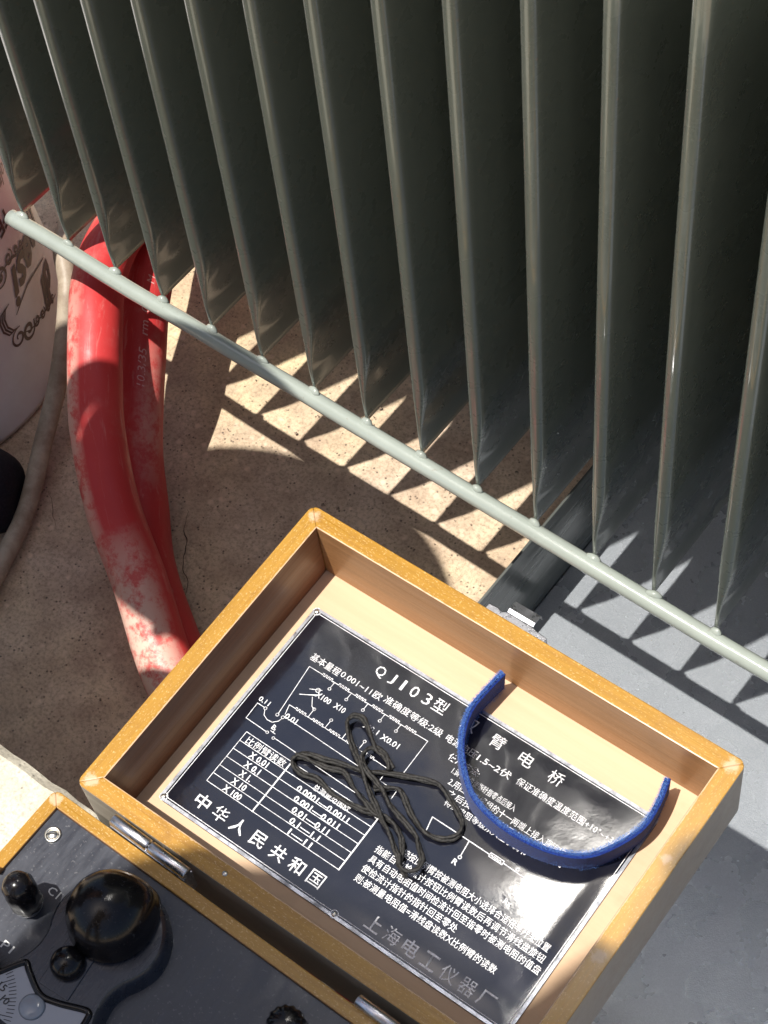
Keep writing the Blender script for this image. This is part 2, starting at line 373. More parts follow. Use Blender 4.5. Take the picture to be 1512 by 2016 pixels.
# hairline cracks in the floor (thin dark grooves as slightly raised grime lines)
def crack(pts, w, parent=None):
    path = spline([(x, y, ZG + 0.0014) for x, y in pts], 6); V = []; F = []
    for i, p in enumerate(path):
        t = (path[min(i + 1, len(path) - 1)] - path[max(i - 1, 0)]).normalized(); nrm = Vector((-t.y, t.x, 0))
        ww = w * (0.35 + 0.65 * abs(mnoise.noise(p * 90))) * (0.4 + 0.6 * math.sin(math.pi * i / (len(path) - 1)))
        j = nrm * mnoise.noise(p * 160 + Vector((5, 0, 0))) * 0.0016
        V += [p + j - nrm * ww, p + j + nrm * ww]
    for i in range(len(path) - 1): F.append((2 * i, 2 * i + 1, 2 * i + 3, 2 * i + 2))
    return pyd('ground_crack', V, F, M['crk'], parent)
M['crk'] = mat('crack_dirt', (0.10, 0.07, 0.05), 0.95)
for pts, w in (([(0.125, -0.028), (0.134, -0.042), (0.142, -0.049), (0.150, -0.062), (0.162, -0.072), (0.170, -0.083)], 0.0006),
               ([(0.033, -0.072), (0.045, -0.081), (0.052, -0.088), (0.058, -0.091)], 0.0004)):
    o = crack(pts, w); o['kind'] = 'structure'

def grit():
    V = []; F = []; rg = random.Random(3)
    spots = [(rg.uniform(-0.12, 0.36), rg.uniform(-0.26, 0.30), 1) for _ in range(650)] + [(0.362 - abs(rg.gauss(0, .006)), rg.uniform(-.02, .28), 1) for _ in range(90)] + [(rg.uniform(0.38, 0.70), rg.uniform(-0.25, 0.28), 2) for _ in range(110)]
    for (x, y, k) in spots:
        r = rg.uniform(.0003, .0011) * (1.7 if rg.random() < .05 else 1) * (0.6 if k == 2 else 1); z = ZG + (0.0042 if k == 2 else 0.0002); b = len(V)
        for (dx, dy, dz) in ((1, 0, .2), (0, 1, .1), (-1, 0, .3), (0, -1, .2), (.1, .1, 1.1), (0, 0, -.6)): V.append((x + dx * r * rg.uniform(.6, 1.2), y + dy * r * rg.uniform(.6, 1.2), z + dz * r * rg.uniform(.5, 1)))
        F += [(b, b + 1, b + 4), (b + 1, b + 2, b + 4), (b + 2, b + 3, b + 4), (b + 3, b, b + 4), (b + 1, b, b + 5), (b + 2, b + 1, b + 5), (b + 3, b + 2, b + 5), (b, b + 3, b + 5)]
    o = pyd('grit', V, F, M['gritm']); o['kind'] = 'stuff'; o['label'] = 'loose grit and crumbs scattered over the floor'; o['category'] = 'grit'
M['gritm'] = mat('grit', (0.30, 0.23, 0.17), 0.9)
grit()
# ------------------------------------------------------------------ concrete plinth under the instrument
def plinth():
    bm = bmesh.new(); zt = -0.0525
    xs = [0.10 + i * 0.01 for i in range(96)]; top = []; mid = []; low = []
    for x in xs:
        y = -0.2665 + 0.0045 * mnoise.noise(Vector((x * 22, 1, 0))) + 0.0022 * mnoise.noise(Vector((x * 95, 2, 0)))
        top.append(bm.verts.new((x, y - 0.006, zt))); mid.append(bm.verts.new((x, y, zt - 0.006 - 0.003 * mnoise.noise(Vector((x * 60, 5, 0)))))); low.append(bm.verts.new((x, y + 0.002, ZG - 0.02)))
    back = [bm.verts.new((x, -0.80, zt)) for x in xs]; backl = [bm.verts.new((x, -0.80, ZG - 0.02)) for x in xs]
    for A, B in ((back, top), (top, mid), (mid, low), (backl, back)):
        for i in range(len(xs) - 1): bm.faces.new((A[i], A[i + 1], B[i + 1], B[i]))
    for s in (0, -1): bm.faces.new((back[s], top[s], mid[s], low[s], backl[s]))
    bmesh.ops.recalc_face_normals(bm, faces=bm.faces)
    me = bpy.data.meshes.new('concrete_plinth'); bm.to_mesh(me); bm.free()
    o = link('concrete_plinth', me, M['plinth'])
    return tag(o, 'pale cream concrete block with a rough broken edge under the instrument case', 'concrete block')
plinth()

# ------------------------------------------------------------------ grey steel sheet with upturned flange
tray = empty('steel_sheet', 'flat grey painted steel sheet with an upturned left flange, right of the concrete floor', 'steel sheet', (0.3675, 0.0, ZG))
def tl(p): return (p[0] - 0.3675, p[1], p[2] - ZG)
boxm('sheet', tl((0.3675, -0.262, ZG + 0.0012)), tl((1.3, 0.30, ZG + 0.0042)), M['sheet'], tray, bevel=0.0008)
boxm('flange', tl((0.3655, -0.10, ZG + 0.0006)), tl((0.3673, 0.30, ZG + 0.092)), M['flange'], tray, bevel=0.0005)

# ------------------------------------------------------------------ transformer with cooling fins
PITCH = 0.04; NF = 22; FD = 0.30; FT = 0.55
tr = empty('transformer', 'grey green transformer with upright cooling fins joined by a round bar below', 'transformer', (0.4, 0.3, ZG))
TO = Vector((0.4, 0.3, ZG))
def fin_mesh():
    V = []; F = []
    zs = [0.0, 0.004, 0.016, 0.019, 0.024, 0.031, 0.040, 0.052, 0.066, 0.10, 0.25, 0.40, FT]
    def prof(z):
        if z <= 0.016: return 0.0013, 0.0012
        k = min(1.0, (z - 0.016) / 0.050); k = k * k * (3 - 2 * k); return 0.0013 + 0.0034 * k, 0.0012 + 0.0048 * k
    rows = []
    for z in zs:
        h, d = prof(z); lead = 0.0012 * max(0, 1 - z / 0.02)
        c = 0.0036 - 0.0014 * max(0.0, 1 - z / 0.06); ring = []
        ring.append((c - h, FD, z)); ring.append((c - h, 0.14, z)); ring.append((c - h * (1.0), d + lead + 0.012, z))
        for i in range(13):
            a = math.pi * (1 - i / 12.0); ring.append((c + h * math.copysign(abs(math.cos(a)) ** 0.8, math.cos(a)), lead + d - d * math.sin(a) ** 0.8, z))
        ring.append((c + h, d + lead + 0.012, z)); ring.append((c + h, 0.14, z)); ring.append((c + h, FD, z)); rows.append(ring)
    n = len(rows[0])
    for r in rows: V += r
    for j in range(len(rows) - 1):
        for i in range(n - 1): F.append((j * n + i, j * n + i + 1, (j + 1) * n + i + 1, (j + 1) * n + i))
    F.append(tuple(range(n))); F.append(tuple((len(rows) - 1) * n + i for i in range(n)))
    me = bpy.data.meshes.new('fin'); me.from_pydata(V, [], F); me.update()
    bm = bmesh.new(); bm.from_mesh(me); bmesh.ops.recalc_face_normals(bm, faces=bm.faces)
    bm.to_mesh(me); bm.free()
    for p in me.polygons: p.use_smooth = True
    me.materials.append(M['rad']); return me
fm = fin_mesh()
try: fm.shade_auto_smooth
except AttributeError: pass
bead = None
for i in range(NF):
    o = bpy.data.objects.new('fin', fm); COL.objects.link(o); o.parent = tr
    o.location = Vector((i * PITCH + random.uniform(-.0006, .0006), 0, 0)) - TO
    o.rotation_euler = (0, 0, random.uniform(-.006, .006))
# horizontal bar with weld fillets
bpath = [Vector((-0.0055, -0.0030, -0.0045)) - TO] + [Vector((x * 0.02, -0.0032 + 0.0010 * mnoise.noise(Vector((x * .3, 0, 0))), -0.0045 + 0.0012 * mnoise.noise(Vector((x * .3, 7, 0))))) - TO for x in range(0, 44)]
def barr(t): return 0.0052 if t > 0.004 else 0.0046
bar = tube('support_bar', bpath, 0.0052, M['bar'], tr, 20)
bar['label'] = 'pale glossy round bar'
def weld_mesh():
    bm = bmesh.new(); bmesh.ops.create_icosphere(bm, subdivisions=2, radius=1)
    for v in bm.verts:
        d = v.co.copy(); s = 1 + 0.25 * mnoise.noise(d * 2.1)
        v.co = Vector((d.x * 0.0046, d.y * 0.0028, d.z * 0.0024)) * s
        if d.z > 0.2: v.co.x *= 1 - 0.62 * (d.z - 0.2); v.co.z += 0.0018 * (d.z - 0.2)
    me = bpy.data.meshes.new('weld'); bm.to_mesh(me); bm.free()
    for p in me.polygons: p.use_smooth = True
    me.materials.append(M['bar']); return me
wm = weld_mesh()
for i in range(NF):
    o = bpy.data.objects.new('weld', wm); COL.objects.link(o); o.parent = tr
    o.location = Vector((i * PITCH + 0.0034, -0.0003, -0.0004)) - TO; o.rotation_euler = (random.uniform(-.3, .3), random.uniform(-.2, .2), random.uniform(-.3, .3)); o.scale = (random.uniform(.8, 1.25), random.uniform(.8, 1.1), random.uniform(.8, 1.15))
boxm('tank_wall_reflector', Vector((-0.10, FD - 0.002, -0.04)) - TO, Vector((0.92, FD + 0.35, 2.05)) - TO, M['tank'], tr, bevel=0.004)  # tank raised far above the fins, unseen, to mirror sun onto the nameplate
boxm('base_channel', Vector((-0.05, FD + 0.06, ZG)) - TO, Vector((0.88, FD + 0.12, -0.04)) - TO, M['tank'], tr, bevel=0.002)
boxm('base_channel', Vector((-0.05, FD + 0.24, ZG)) - TO, Vector((0.88, FD + 0.30, -0.04)) - TO, M['tank'], tr, bevel=0.002)

# ------------------------------------------------------------------ instrument (case body + opened lid)
LO = Vector((0.3359, -0.1011, 0.0884))
eu = Vector((0.9998, 0.0198, 0.0090)).normalized(); ev = Vector((0.0200, -0.9996, -0.0212)); ev = (ev - eu * ev.dot(eu)).normalized(); ew = eu.cross(ev)
LM = Matrix((eu, -ev, -ew)).transposed().to_4x4(); LM.translation = LO
inst = empty('bridge_instrument', 'yellow varnished wooden case of an electrical bridge, lid open flat showing a black instruction plate', 'test instrument', (0.46, -0.30, -0.0525))
from mathutils import Euler
def sub(name, mw, parent):                      # a part that only carries sub-parts is given a real mesh elsewhere
    return None
IM = inst.matrix_basis.inverted() if False else Matrix.Translation((-0.46, 0.30, 0.0525))

def case_ring(prefix, Wd, Hh, t, depth, mats, mw, rad=0.004, outer=None, inner=None, open_near=False):
    """four mitred boards; local x right, y up(away), z up; rim at z=0.  returns list of objects"""
    def corner(cx, cy, a0, a1, n=5): return [(cx + rad * math.cos(a0 + (a1 - a0) * k / n), cy + rad * math.sin(a0 + (a1 - a0) * k / n)) for k in range(n + 1)]
    x0, x1, y0, y1 = 0, Wd, -Hh, 0; P = math.pi; q = P / 4
    sides = {
        'far':  ([*corner(x0 + rad, y1 - rad, 3 * q, 2 * q), *corner(x1 - rad, y1 - rad, 2 * q, q)], [(x1 - t, y1 - t), (x0 + t, y1 - t)], 0),
        'near': ([*corner(x1 - rad, y0 + rad, -q, -2 * q), *corner(x0 + rad, y0 + rad, -2 * q, -3 * q)], [(x0 + t, y0 + t), (x1 - t, y0 + t)], 0),
        'left': ([*corner(x0 + rad, y0 + rad, 5 * q, 4 * q), *corner(x0 + rad, y1 - rad, 4 * q, 3 * q)], [(x0 + t, y1 - t), (x0 + t, y0 + t)], 1),
        'right': ([*corner(x1 - rad, y1 - rad, q, 0), *corner(x1 - rad, y0 + rad, 0, -q)], [(x1 - t, y0 + t), (x1 - t, y1 - t)], 1)}
    out = []
    for nm, (o_, i_, ax) in sides.items():
        ol = o_ + i_; n = len(ol); no = len(o_)
        V = [(x, y, 0) for x, y in ol] + [(x, y, -depth) for x, y in ol]
        F = [tuple(range(n)), tuple(range(n, 2 * n))[::-1]]; mi = [0, 1]
        for k in range(n):
            F.append((k, (k + 1) % n, n + (k + 1) % n, n + k))
            mi.append(1 if k < no - 1 else (2 if k == no else 0))
        me = bpy.data.meshes.new(prefix); me.from_pydata(V, [], F); me.update()
        for p, m_ in zip(me.polygons, mi): p.material_index = m_
        bm = bmesh.new(); bm.from_mesh(me); bmesh.ops.recalc_face_normals(bm, faces=bm.faces)
        # worn, slightly uneven rim edges
        bm.to_mesh(me); bm.free()
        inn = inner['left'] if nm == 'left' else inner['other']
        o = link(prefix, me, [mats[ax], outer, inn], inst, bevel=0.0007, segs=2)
        o.matrix_parent_inverse = IM; o.matrix_basis = mw
        out.append(o)
    return out
boards = case_ring('lid_board', LW, LH, 0.0103, 0.050, (M['woodx'], M['woody']), LM, 0.0045, M['outer'], {'left': M['inner_shaded'], 'other': M['inner']})
def onlid(o):
    o.parent = inst; o.matrix_parent_inverse = IM; o.matrix_basis = LM @ o.matrix_basis; return o
lf = boxm('lid_floor', (0.009, -LH + 0.009, -0.0495), (LW - 0.009, -0.009, -0.044), M['liner']); onlid(lf)
# nameplate
PZ = -0.0438
def rrect(x0, y0, x1, y1, r, n=5):
    out = []
    for cx, cy, a in ((x1 - r, y1 - r, 0), (x0 + r, y1 - r, 1), (x0 + r, y0 + r, 2), (x1 - r, y0 + r, 3)):
        for k in range(n + 1):
            t = (a + k / n) * math.pi / 2; out.append((cx + r * math.cos(t), cy + r * math.sin(t)))
    return out
px0, px1, py0, py1 = 0.0195, 0.2325, -0.1625, -0.0312
def bulge(x, y):             # the thin plate is slightly bowed and dented
    k = 0.0031 * math.exp(-((x - 0.180) ** 2 + (y + 0.106) ** 2) / (2 * 0.034 ** 2))
    k += 0.0005 * math.exp(-((x - 0.075) ** 2 + (y + 0.085) ** 2) / (2 * 0.03 ** 2))
    e = min(1.0, min(x - px0, px1 - x, y - py0, py1 - y) / 0.012); e = max(0.0, e); e = e * e * (3 - 2 * e)
    return k * e + 0.00012 * e * mnoise.noise(Vector((x * 55, y * 55, 1)))
def plate_sheet():
    nx_, ny_ = 110, 70; V = []; F = []; r = 0.003
    for j in range(ny_ + 1):
        for i in range(nx_ + 1):
            x = px0 + (px1 - px0) * i / nx_; y = py0 + (py1 - py0) * j / ny_
            cx = min(max(x, px0 + r), px1 - r); cy = min(max(y, py0 + r), py1 - r); d = math.hypot(x - cx, y - cy)
            if d > r: x = cx + (x - cx) * r / d; y = cy + (y - cy) * r / d
            V.append((x, y, -0.0431 + bulge(x, y)))
    for j in range(ny_):
        for i in range(nx_): a = j * (nx_ + 1) + i; F.append((a, a + 1, a + nx_ + 2, a + nx_ + 1))
    ed = [i for i in range(nx_ + 1)] + [j * (nx_ + 1) + nx_ for j in range(1, ny_ + 1)] + [ny_ * (nx_ + 1) + i for i in range(nx_ - 1, -1, -1)] + [j * (nx_ + 1) for j in range(ny_ - 1, 0, -1)]
    b0 = len(V); V += [(V[k][0], V[k][1], -0.0439) for k in ed]; n = len(ed)
    for k in range(n): F.append((ed[k], ed[(k + 1) % n], b0 + (k + 1) % n, b0 + k))
    return pyd('nameplate', V, F, [M['plate']], smooth=True)
npl = plate_sheet(); onlid(npl)
def plate_part(o):           # sub-part of the nameplate
    o.parent = npl; o.matrix_parent_inverse = Matrix.Identity(4); return o
PT = -0.0431
def frame_ring(x0, y0, x1, y1, r, w, z, h, mats, name):
    A = rrect(x0, y0, x1, y1, r); B = rrect(x0 + w, y0 + w, x1 - w, y1 - w, max(r - w, .0006)); n = len(A)
    V = [(x, y, z) for x, y in A] + [(x, y, z) for x, y in B] + [(x, y, z - h) for x, y in A] + [(x, y, z - h) for x, y in B]
    F = []
    for i in range(n):
        j = (i + 1) % n
        F += [(i, j, n + j, n + i), (i, j, 2 * n + j, 2 * n + i), (n + i, n + j, 3 * n + j, 3 * n + i)]
    return plate_part(pyd(name, V, F, mats))
frame_ring(px0 + 0.0001, py0 + 0.0001, px1 - 0.0001, py1 - 0.0001, 0.0029, 0.0017, PT + 0.00022, 0.0006, M['aluedge'], 'plate_border')
frame_ring(px0 + 0.0026, py0 + 0.0026, px1 - 0.0026, py1 - 0.0026, 0.002, 0.00035, PT + 0.00015, 0.0003, M['alu'], 'border_line')
mm = 0.001
def lettering(body, u0, u1, v, h, bold=0.0, shear=0.0, name='lettering', ma='alu', squash=None):
    """text with left end u0, right end u1 (mm), centre line v, glyph height h (mm)"""
    me = text_mesh(body, 1.0, bold, shear)
    xs = [q.co.x for q in me.vertices]; ys = [q.co.y for q in me.vertices]
    sx = (u1 - u0) / (max(xs) - min(xs)); sy = h / (max(ys) - min(ys)); x0 = min(xs); yc = (max(ys) + min(ys)) / 2
    for q in me.vertices: q.co = Vector(((u0 + (q.co.x - x0) * sx) * mm, (-v + (q.co.y - yc) * sy) * mm, PT + 0.00022))
    me.materials.clear()
    return plate_part(link(name, me, M[ma]))
def lines(segs, w=0.35, name='engraved_line', z=None, ma='alu', parent_fn=plate_part):
    V = []; F = []
    for pl in segs:
        for a, b in zip(pl[:-1], pl[1:]):
            a_ = Vector((a[0] * mm, -a[1] * mm, 0)); b_ = Vector((b[0] * mm, -b[1] * mm, 0)); d = b_ - a_
            if d.length < 1e-7: continue
            d.normalize(); n_ = Vector((-d.y, d.x, 0)) * w * mm / 2; e = d * w * mm * 0.4; k = len(V)
            zz = (PT + 0.00018) if z is None else z
            for p in (a_ - e - n_, b_ + e - n_, b_ + e + n_, a_ - e + n_): V.append((p.x, p.y, zz))
            F.append((k, k + 1, k + 2, k + 3))
    me = bpy.data.meshes.new(name); me.from_pydata(V, [], F); me.update()
    o = parent_fn(link(name, me, M[ma])); o['kind'] = 'stuff'; return o
def circ(u, v, r, n=12): return [(u + r * math.cos(2 * math.pi * k / n), v + r * math.sin(2 * math.pi * k / n)) for k in range(n + 1)]
def zig(u0, u1, v, amp, n=4):
    out = [(u0, v)]; st = (u1 - u0) / (2 * n)
    for k in range(n): out += [(u0 + (2 * k) * st, v - amp), (u0 + (2 * k + 1) * st, v - amp), (u0 + (2 * k + 1) * st, v + amp * .2), (u0 + (2 * k + 2) * st, v + amp * .2)]
    return out

lettering('Q', 68.3, 73.8, 43.3, 6.6, 0.0); lettering('J', 77.0, 80.2, 43.0, 6.2, 0.0); lettering('1', 84.6, 86.2, 42.8, 6.2, 0.0)
lettering('0', 90.2, 94.6, 42.6, 6.4, 0.0); lettering('3', 98.2, 102.4, 42.4, 6.4, 0.0)
for ch, u in (('型', 108.2), ('双', 126.5), ('臂', 143.7), ('电', 161.1), ('桥', 178.9)): lettering(ch, u - 3.9, u + 3.9, 41.8, 7.6, 0.0)
lettering('基本量程', 35.6, 54.0, 55.6, 4.6, 0.0); lettering('0.001~11欧', 54.8, 80.4, 55.0, 4.4, 0.0)
lettering('准确度等级:2级', 82.0, 118.2, 54.0, 4.5, 0.0)
lettering('电源电压', 120.8, 139.2, 53.9, 4.4, 0.0); lettering('1.5~2伏', 140.2, 160.0, 54.0, 4.4, 0.006)
lettering('保证准确度温度范围+10°~+35°', 163.6, 224.0, 53.6, 4.4, 0.0)
lettering('使用方法:', 128.0, 146.5, 61.6, 4.2, 0.006)
lettering('1.调节零位使指针指零点后接入', 134.0, 172.0, 67.0, 4.0, 0.0)
lettering('2.用四根电缆组的十一两端上接入直流电', 136.0, 205.0, 72.8, 4.3, 0.0)
lettering('之后按下调节按钮启动检查零流', 139.0, 207.0, 78.2, 4.0, 0.0)
lettering('待测电阻等级从大至小调节', 141.0, 190.0, 83.2, 3.8, 0.0)
# table
tb = [34.4, 64.1, 118.6]; tv = [108.8, 114.5, 119.8, 125.2, 130.8, 136.0, 141.3]
lines([[(tb[0], v), (tb[2], v + (i == 0) * 0.6)] for i, v in enumerate(tv)] + [[(tb[0], tv[0]), (tb[0], tv[-1])]], 0.32)
lines([[(tb[1], tv[0]), (tb[1], tv[-1])], [(tb[2], tv[0]), (tb[2], tv[-1])]], 0.75)
lettering('比例臂读数', 37.2, 62.3, 112.0, 4.3, 0.0)
for k, s in enumerate(('X 0.01', 'X 0.1', 'X 1.', 'X 10', 'X 100')):
    hw = (5.8, 4.8, 3.6, 4.4, 5.6)[k]; lettering(s, 49.4 - hw, 49.4 + hw, 117.5 + k * 5.4, 3.6, 0.02)
for k, (s, a, b) in enumerate((('0.0001—0.0011', 75.0, 107.0), ('0.001—0.011', 77.2, 105), ('0.01—0.11', 80, 102.6), ('0.1—1.1', 82.6, 100.8), ('1—11', 85.8, 99.8))):
    lettering(s, a, b, 118.4 + k * 5.2, 3.4, 0.018)
lettering('总测量范围欧', 81.5, 104.0, 113.3, 3.6, 0.0)
for ch, u in zip('中华人民共和国', (40.2, 51.8, 63.4, 76.0, 88.7, 100.4, 112.2)): lettering(ch, u - 4.1, u + 4.1, 151.4, 8.0, 0.0 if ch in '华国' else 0.010)
for ch, u in zip('上海电工仪器厂', (149.5, 160.4, 171.3, 182.4, 193.5, 204.3, 215.0)): lettering(ch, u - 4.2, u + 4.2, 153.4, 8.0, 0.0 if ch in '海仪器' else 0.012)
# circuit, left
lines([[(41.6, 91.5), (38.4, 61.3), (47, 61.2)]] , 0.34)
sg = []
for u0 in (47, 57.6, 68.4, 79.2, 89.8, 100.2): sg.append(zig(u0, u0 + 7.0, 61.4, 1.1, 4)); sg.append([(u0 + 7.0, 61.4), (u0 + 10.6, 61.4)])
sg += [[(108, 61.4), (114.3, 61.3), (114.5, 82.4)]]
for u in (55.0, 65.9, 76.6, 87.4, 97.6): sg += [[(u, 61.4), (u, 65.0)], circ(u, 65.8, 0.75)]
lines(sg, 0.34)
sg = [[(44.8, 90.0), (43.3, 84.5), (47.3, 84.5)]]
for u0 in (47.3, 58.4, 69.2, 80.0, 91): sg.append(zig(u0, u0 + 7.2, 84.7, 1.0, 4)); sg.append([(u0 + 7.2, 84.7), (u0 + 11, 84.7)])
for u in (55.6, 66.6, 77.4, 88.0): sg += [[(u, 84.6), (u, 80.2)], circ(u, 79.4, 0.75)]
sg += [[(102, 84.8), (107, 84.8), (107, 92.6)], [(44.8, 91.2), (116, 92.4)], [(48.6, 103.6), (118, 104.6)], [(29.2, 102.8), (28.9, 92.9), (33.4, 92.9)], [(29.2, 102.8), (42.6, 103.1)], [(117.5, 92.6), (117.7, 97.0)]]
sg += [circ(34.2, 93.0, .8), circ(41.6, 92.4, .8), circ(44.9, 92.0, .8), [(34.6, 94), (36.0, 96.4), (39, 97.6), (42, 97.3), (44.3, 95.0), (44.9, 93)], circ(43.4, 103.1, .7), circ(48.0, 103.9, .7), [(44.3, 101.4), (47.4, 101.6)], [(45.8, 99.5), (45.8, 101.4)]]
sg += [[(46.5, 71.5), (52.4, 68.6)], [(46.5, 75.5), (53.5, 71)], [(44, 76.8), (51.6, 72.6)], [(50.5, 74.4), (53.6, 78.8), (55.5, 79.4)], circ(50.6, 69.8, 1.2)]
lines(sg, 0.34)
lettering('X100', 51.0, 60.2, 71.7, 3.3, 0.01); lettering('X10', 62.8, 69.4, 71.5, 3.3, 0.01); lettering('X0.1', 82.0, 90.8, 71.9, 3.3, 0.01); lettering('X0.01', 93.2, 104.0, 72.1, 3.3, 0.01)
lettering('0.11', 28.0, 34.6, 90.0, 2.8, 0.01); lettering('0.01', 45.4, 52.6, 90.2, 3.2, 0.01); lettering('B', 43.6, 45.6, 99.0, 2.8, 0.01)
# circuit, right
lines([[(142.2, 100.6), (140.6, 93.4), (175.5, 94.0)], [(183.3, 93.9), (215.6, 94.9), (218.5, 104.2)], [(163.2, 94.2), (164.2, 102.6)], [(197.2, 95), (197.0, 103)], [(168, 94.3), (168, 94.3)], circ(164.3, 103.3, .8), circ(191, 92.6, .8), circ(196.9, 103.8, .8)], 0.5)
lines([[(175.5, 92.8), (183.3, 92.8), (183.3, 95.0), (175.5, 95.0), (175.5, 92.8)], zig(176.3, 182.6, 94.3, 0.7, 4)], 0.4)
lettering('R', 162.4, 165.2, 106.6, 3.0, 0.02); lettering('Rx', 194.6, 198.6, 109.0, 3.0, 0.02); lettering('P', 217.0, 219.4, 108.0, 2.8, 0.02)
lettering('接按比例臂按被测电阻大小选择合适倍率开关位置', 139.5, 225.5, 116.3, 4.4, 0.0)
lettering('指能自动检流计按钮比例臂读数后再调节滑线盘旋钮', 127.2, 226.5, 122.0, 4.4, 0.0)
lettering('具有自动电阻值时间检流计回至指零时被测电阻的值盘', 127.6, 228.0, 127.8, 4.4, 0.0)
lettering('使检流计指针的指针回至零处', 127.5, 184.2, 133.6, 4.4, 0.0)
lettering('则:被测量电阻值=滑线盘读数X比例臂的读数', 127.7, 211.0, 139.4, 4.4, 0.0)
# plate screws at the corners and in the middle of the lower edge
for (u, v) in ((21.7, 33.4), (230.3, 33.4), (21.7, 160.3), (230.3, 160.3), (130.4, 160.6)):
    o = lathe('rivet', [(0.0, 0.0002), (0.0011, 0.0002), (0.0013, 0.0), (0.0013, -0.0004), (0.0001, -0.0004)], M['steel'], None, (0, 0, 0), 14)
    for q in o.data.vertices: q.co += Vector((u * mm, -v * mm, PT + 0.0006))
    plate_part(o)
    ring = [(1.9, 0.00035), (2.2, 0.00035)]
    lines([circ(u, v, 2.1, 20)], 0.4)

for o_ in list(bpy.data.objects):                  # the print follows the bowed plate
    if o_.parent is npl:
        if len(o_.data.vertices) < 3000 and o_.name.startswith(('engraved', 'border_line')):
            bm = bmesh.new(); bm.from_mesh(o_.data)
            for _ in range(5):
                es = [e for e in bm.edges if e.calc_length() > 0.006]
                if not es: break
                bmesh.ops.subdivide_edges(bm, edges=es, cuts=1, use_grid_fill=True)
            bm.to_mesh(o_.data); bm.free()
        for q in o_.data.vertices: q.co.z += bulge(q.co.x, q.co.y) + 0.00005
# latch on the far side of the lid (nickel plated)
def latch():
    V = []; F = []
    prof = [(-0.0002, -0.022), (0.0046, -0.020), (0.0050, -0.0032), (0.0070, -0.0022), (0.0122, -0.0030), (0.0130, -0.0080)]
    t_ = 0.0007; us = (0.1190, 0.1345)
    for u in us:
        for (o_, z) in prof: V.append((u, o_, z))
        for (o_, z) in prof: V.append((u, o_ + t_ * 0.4, z - t_ if z > -0.01 else z))
    n = len(prof)
    for i in range(n - 1):
        F += [(i, i + 1, 2 * n + i + 1, 2 * n + i), (n + i, n + i + 1, 3 * n + i + 1, 3 * n + i), (i, i + 1, n + i + 1, n + i), (2 * n + i, 2 * n + i + 1, 3 * n + i + 1, 3 * n + i)]
    onlid(pyd('latch', V, F, M['chrome'], smooth=False, bevel=0.0003))
    base = prism('latch_plate', [(0.1085, 0.0001), (0.1440, 0.0001), (0.1440, 0.0036), (0.1375, 0.0040), (0.1350, 0.0048), (0.1185, 0.0048), (0.1165, 0.0034), (0.1140, 0.0044), (0.1085, 0.0040)], -0.024, -0.0030, M['chrome'], bevel=0.0004); onlid(base)
    for u in (0.1127, 0.1408):
        o = lathe('latch_rivet', [(0.0001, 0.0012), (0.0012, 0.0010), (0.0019, 0.0003), (0.0019, -0.001), (0.0001, -0.001)], M['chrome'], None, (0, 0, 0), 14)
        o.matrix_basis = Matrix.Translation((u, 0.0022, -0.0078)) @ Matrix.Rotation(R(-60), 4, 'X'); onlid(o)
latch()
# small plug in the near rim of the lid
o = lathe('wood_screw', [(0.0001, 0.0004), (0.0011, 0.0003), (0.0014, 0.0), (0.0014, -0.0006), (0.0001, -0.0006)], M['steel'], None, (0.0898, -0.1838, 0.0003), 12); onlid(o)

# ---- body
BO = Vector((0.3356, -0.2988, 0.0878)); yaw = R(0.6)
BM = Matrix.Translation(BO) @ Matrix.Rotation(yaw, 4, 'Z'); BW, BH, BD = 0.262, 0.215, 0.1403
case_ring('body_board', BW, BH, 0.0070, BD, (M['wbx'], M['wby']), BM, 0.004, M['outer'], {'left': M['inner'], 'other': M['inner']})
def onbody(o):
    o.parent = inst; o.matrix_parent_inverse = IM; o.matrix_basis = BM @ o.matrix_basis; return o
BMi = BM.inverted()
def bl(x, y, z): return BMi @ Vector((x, y, z))
PZB = -0.0022
panel = boxm('front_panel', (0.0068, -BH + 0.0068, -0.007), (BW - 0.0068, -0.0070, PZB), M['panel'], bevel=0.0003); onbody(panel)
boxm_ = boxm('body_floor', (0.006, -BH + 0.006, -BD), (BW - 0.006, -0.006, -BD + 0.005), M['liner']); onbody(boxm_)
# brass hinges between lid and body
def hinge(x0, x1, y=-0.2945, z=0.0893, leafs=True):
    mid = (x0 + x1) / 2; gap = 0.0006; out = []
    for a, b in ((x0, mid - gap), (mid + gap, x1)):
        o = tube('hinge_barrel', [Vector((a, y, z)), Vector((a + 0.0004, y, z)), Vector((b - 0.0004, y, z)), Vector((b, y, z))], lambda t: 0.0030 if 0.2 < t < 0.8 else 0.0027, M['chrome'], None, 20)
        o.parent = inst; o.matrix_parent_inverse = IM
    o = tube('hinge_pin', [Vector((x0 + 0.001, y, z)), Vector((x1 - 0.001, y, z))], 0.0018, M['ink'], None, 12); o.parent = inst; o.matrix_parent_inverse = IM
    o = boxm('hinge_leaf', (x0, y - 0.0030, z - 0.020), (x1, y + 0.0030, z - 0.0025), M['chrome']); o.parent = inst; o.matrix_parent_inverse = IM
hinge(0.3698, 0.4165); hinge(0.5180, 0.5647)

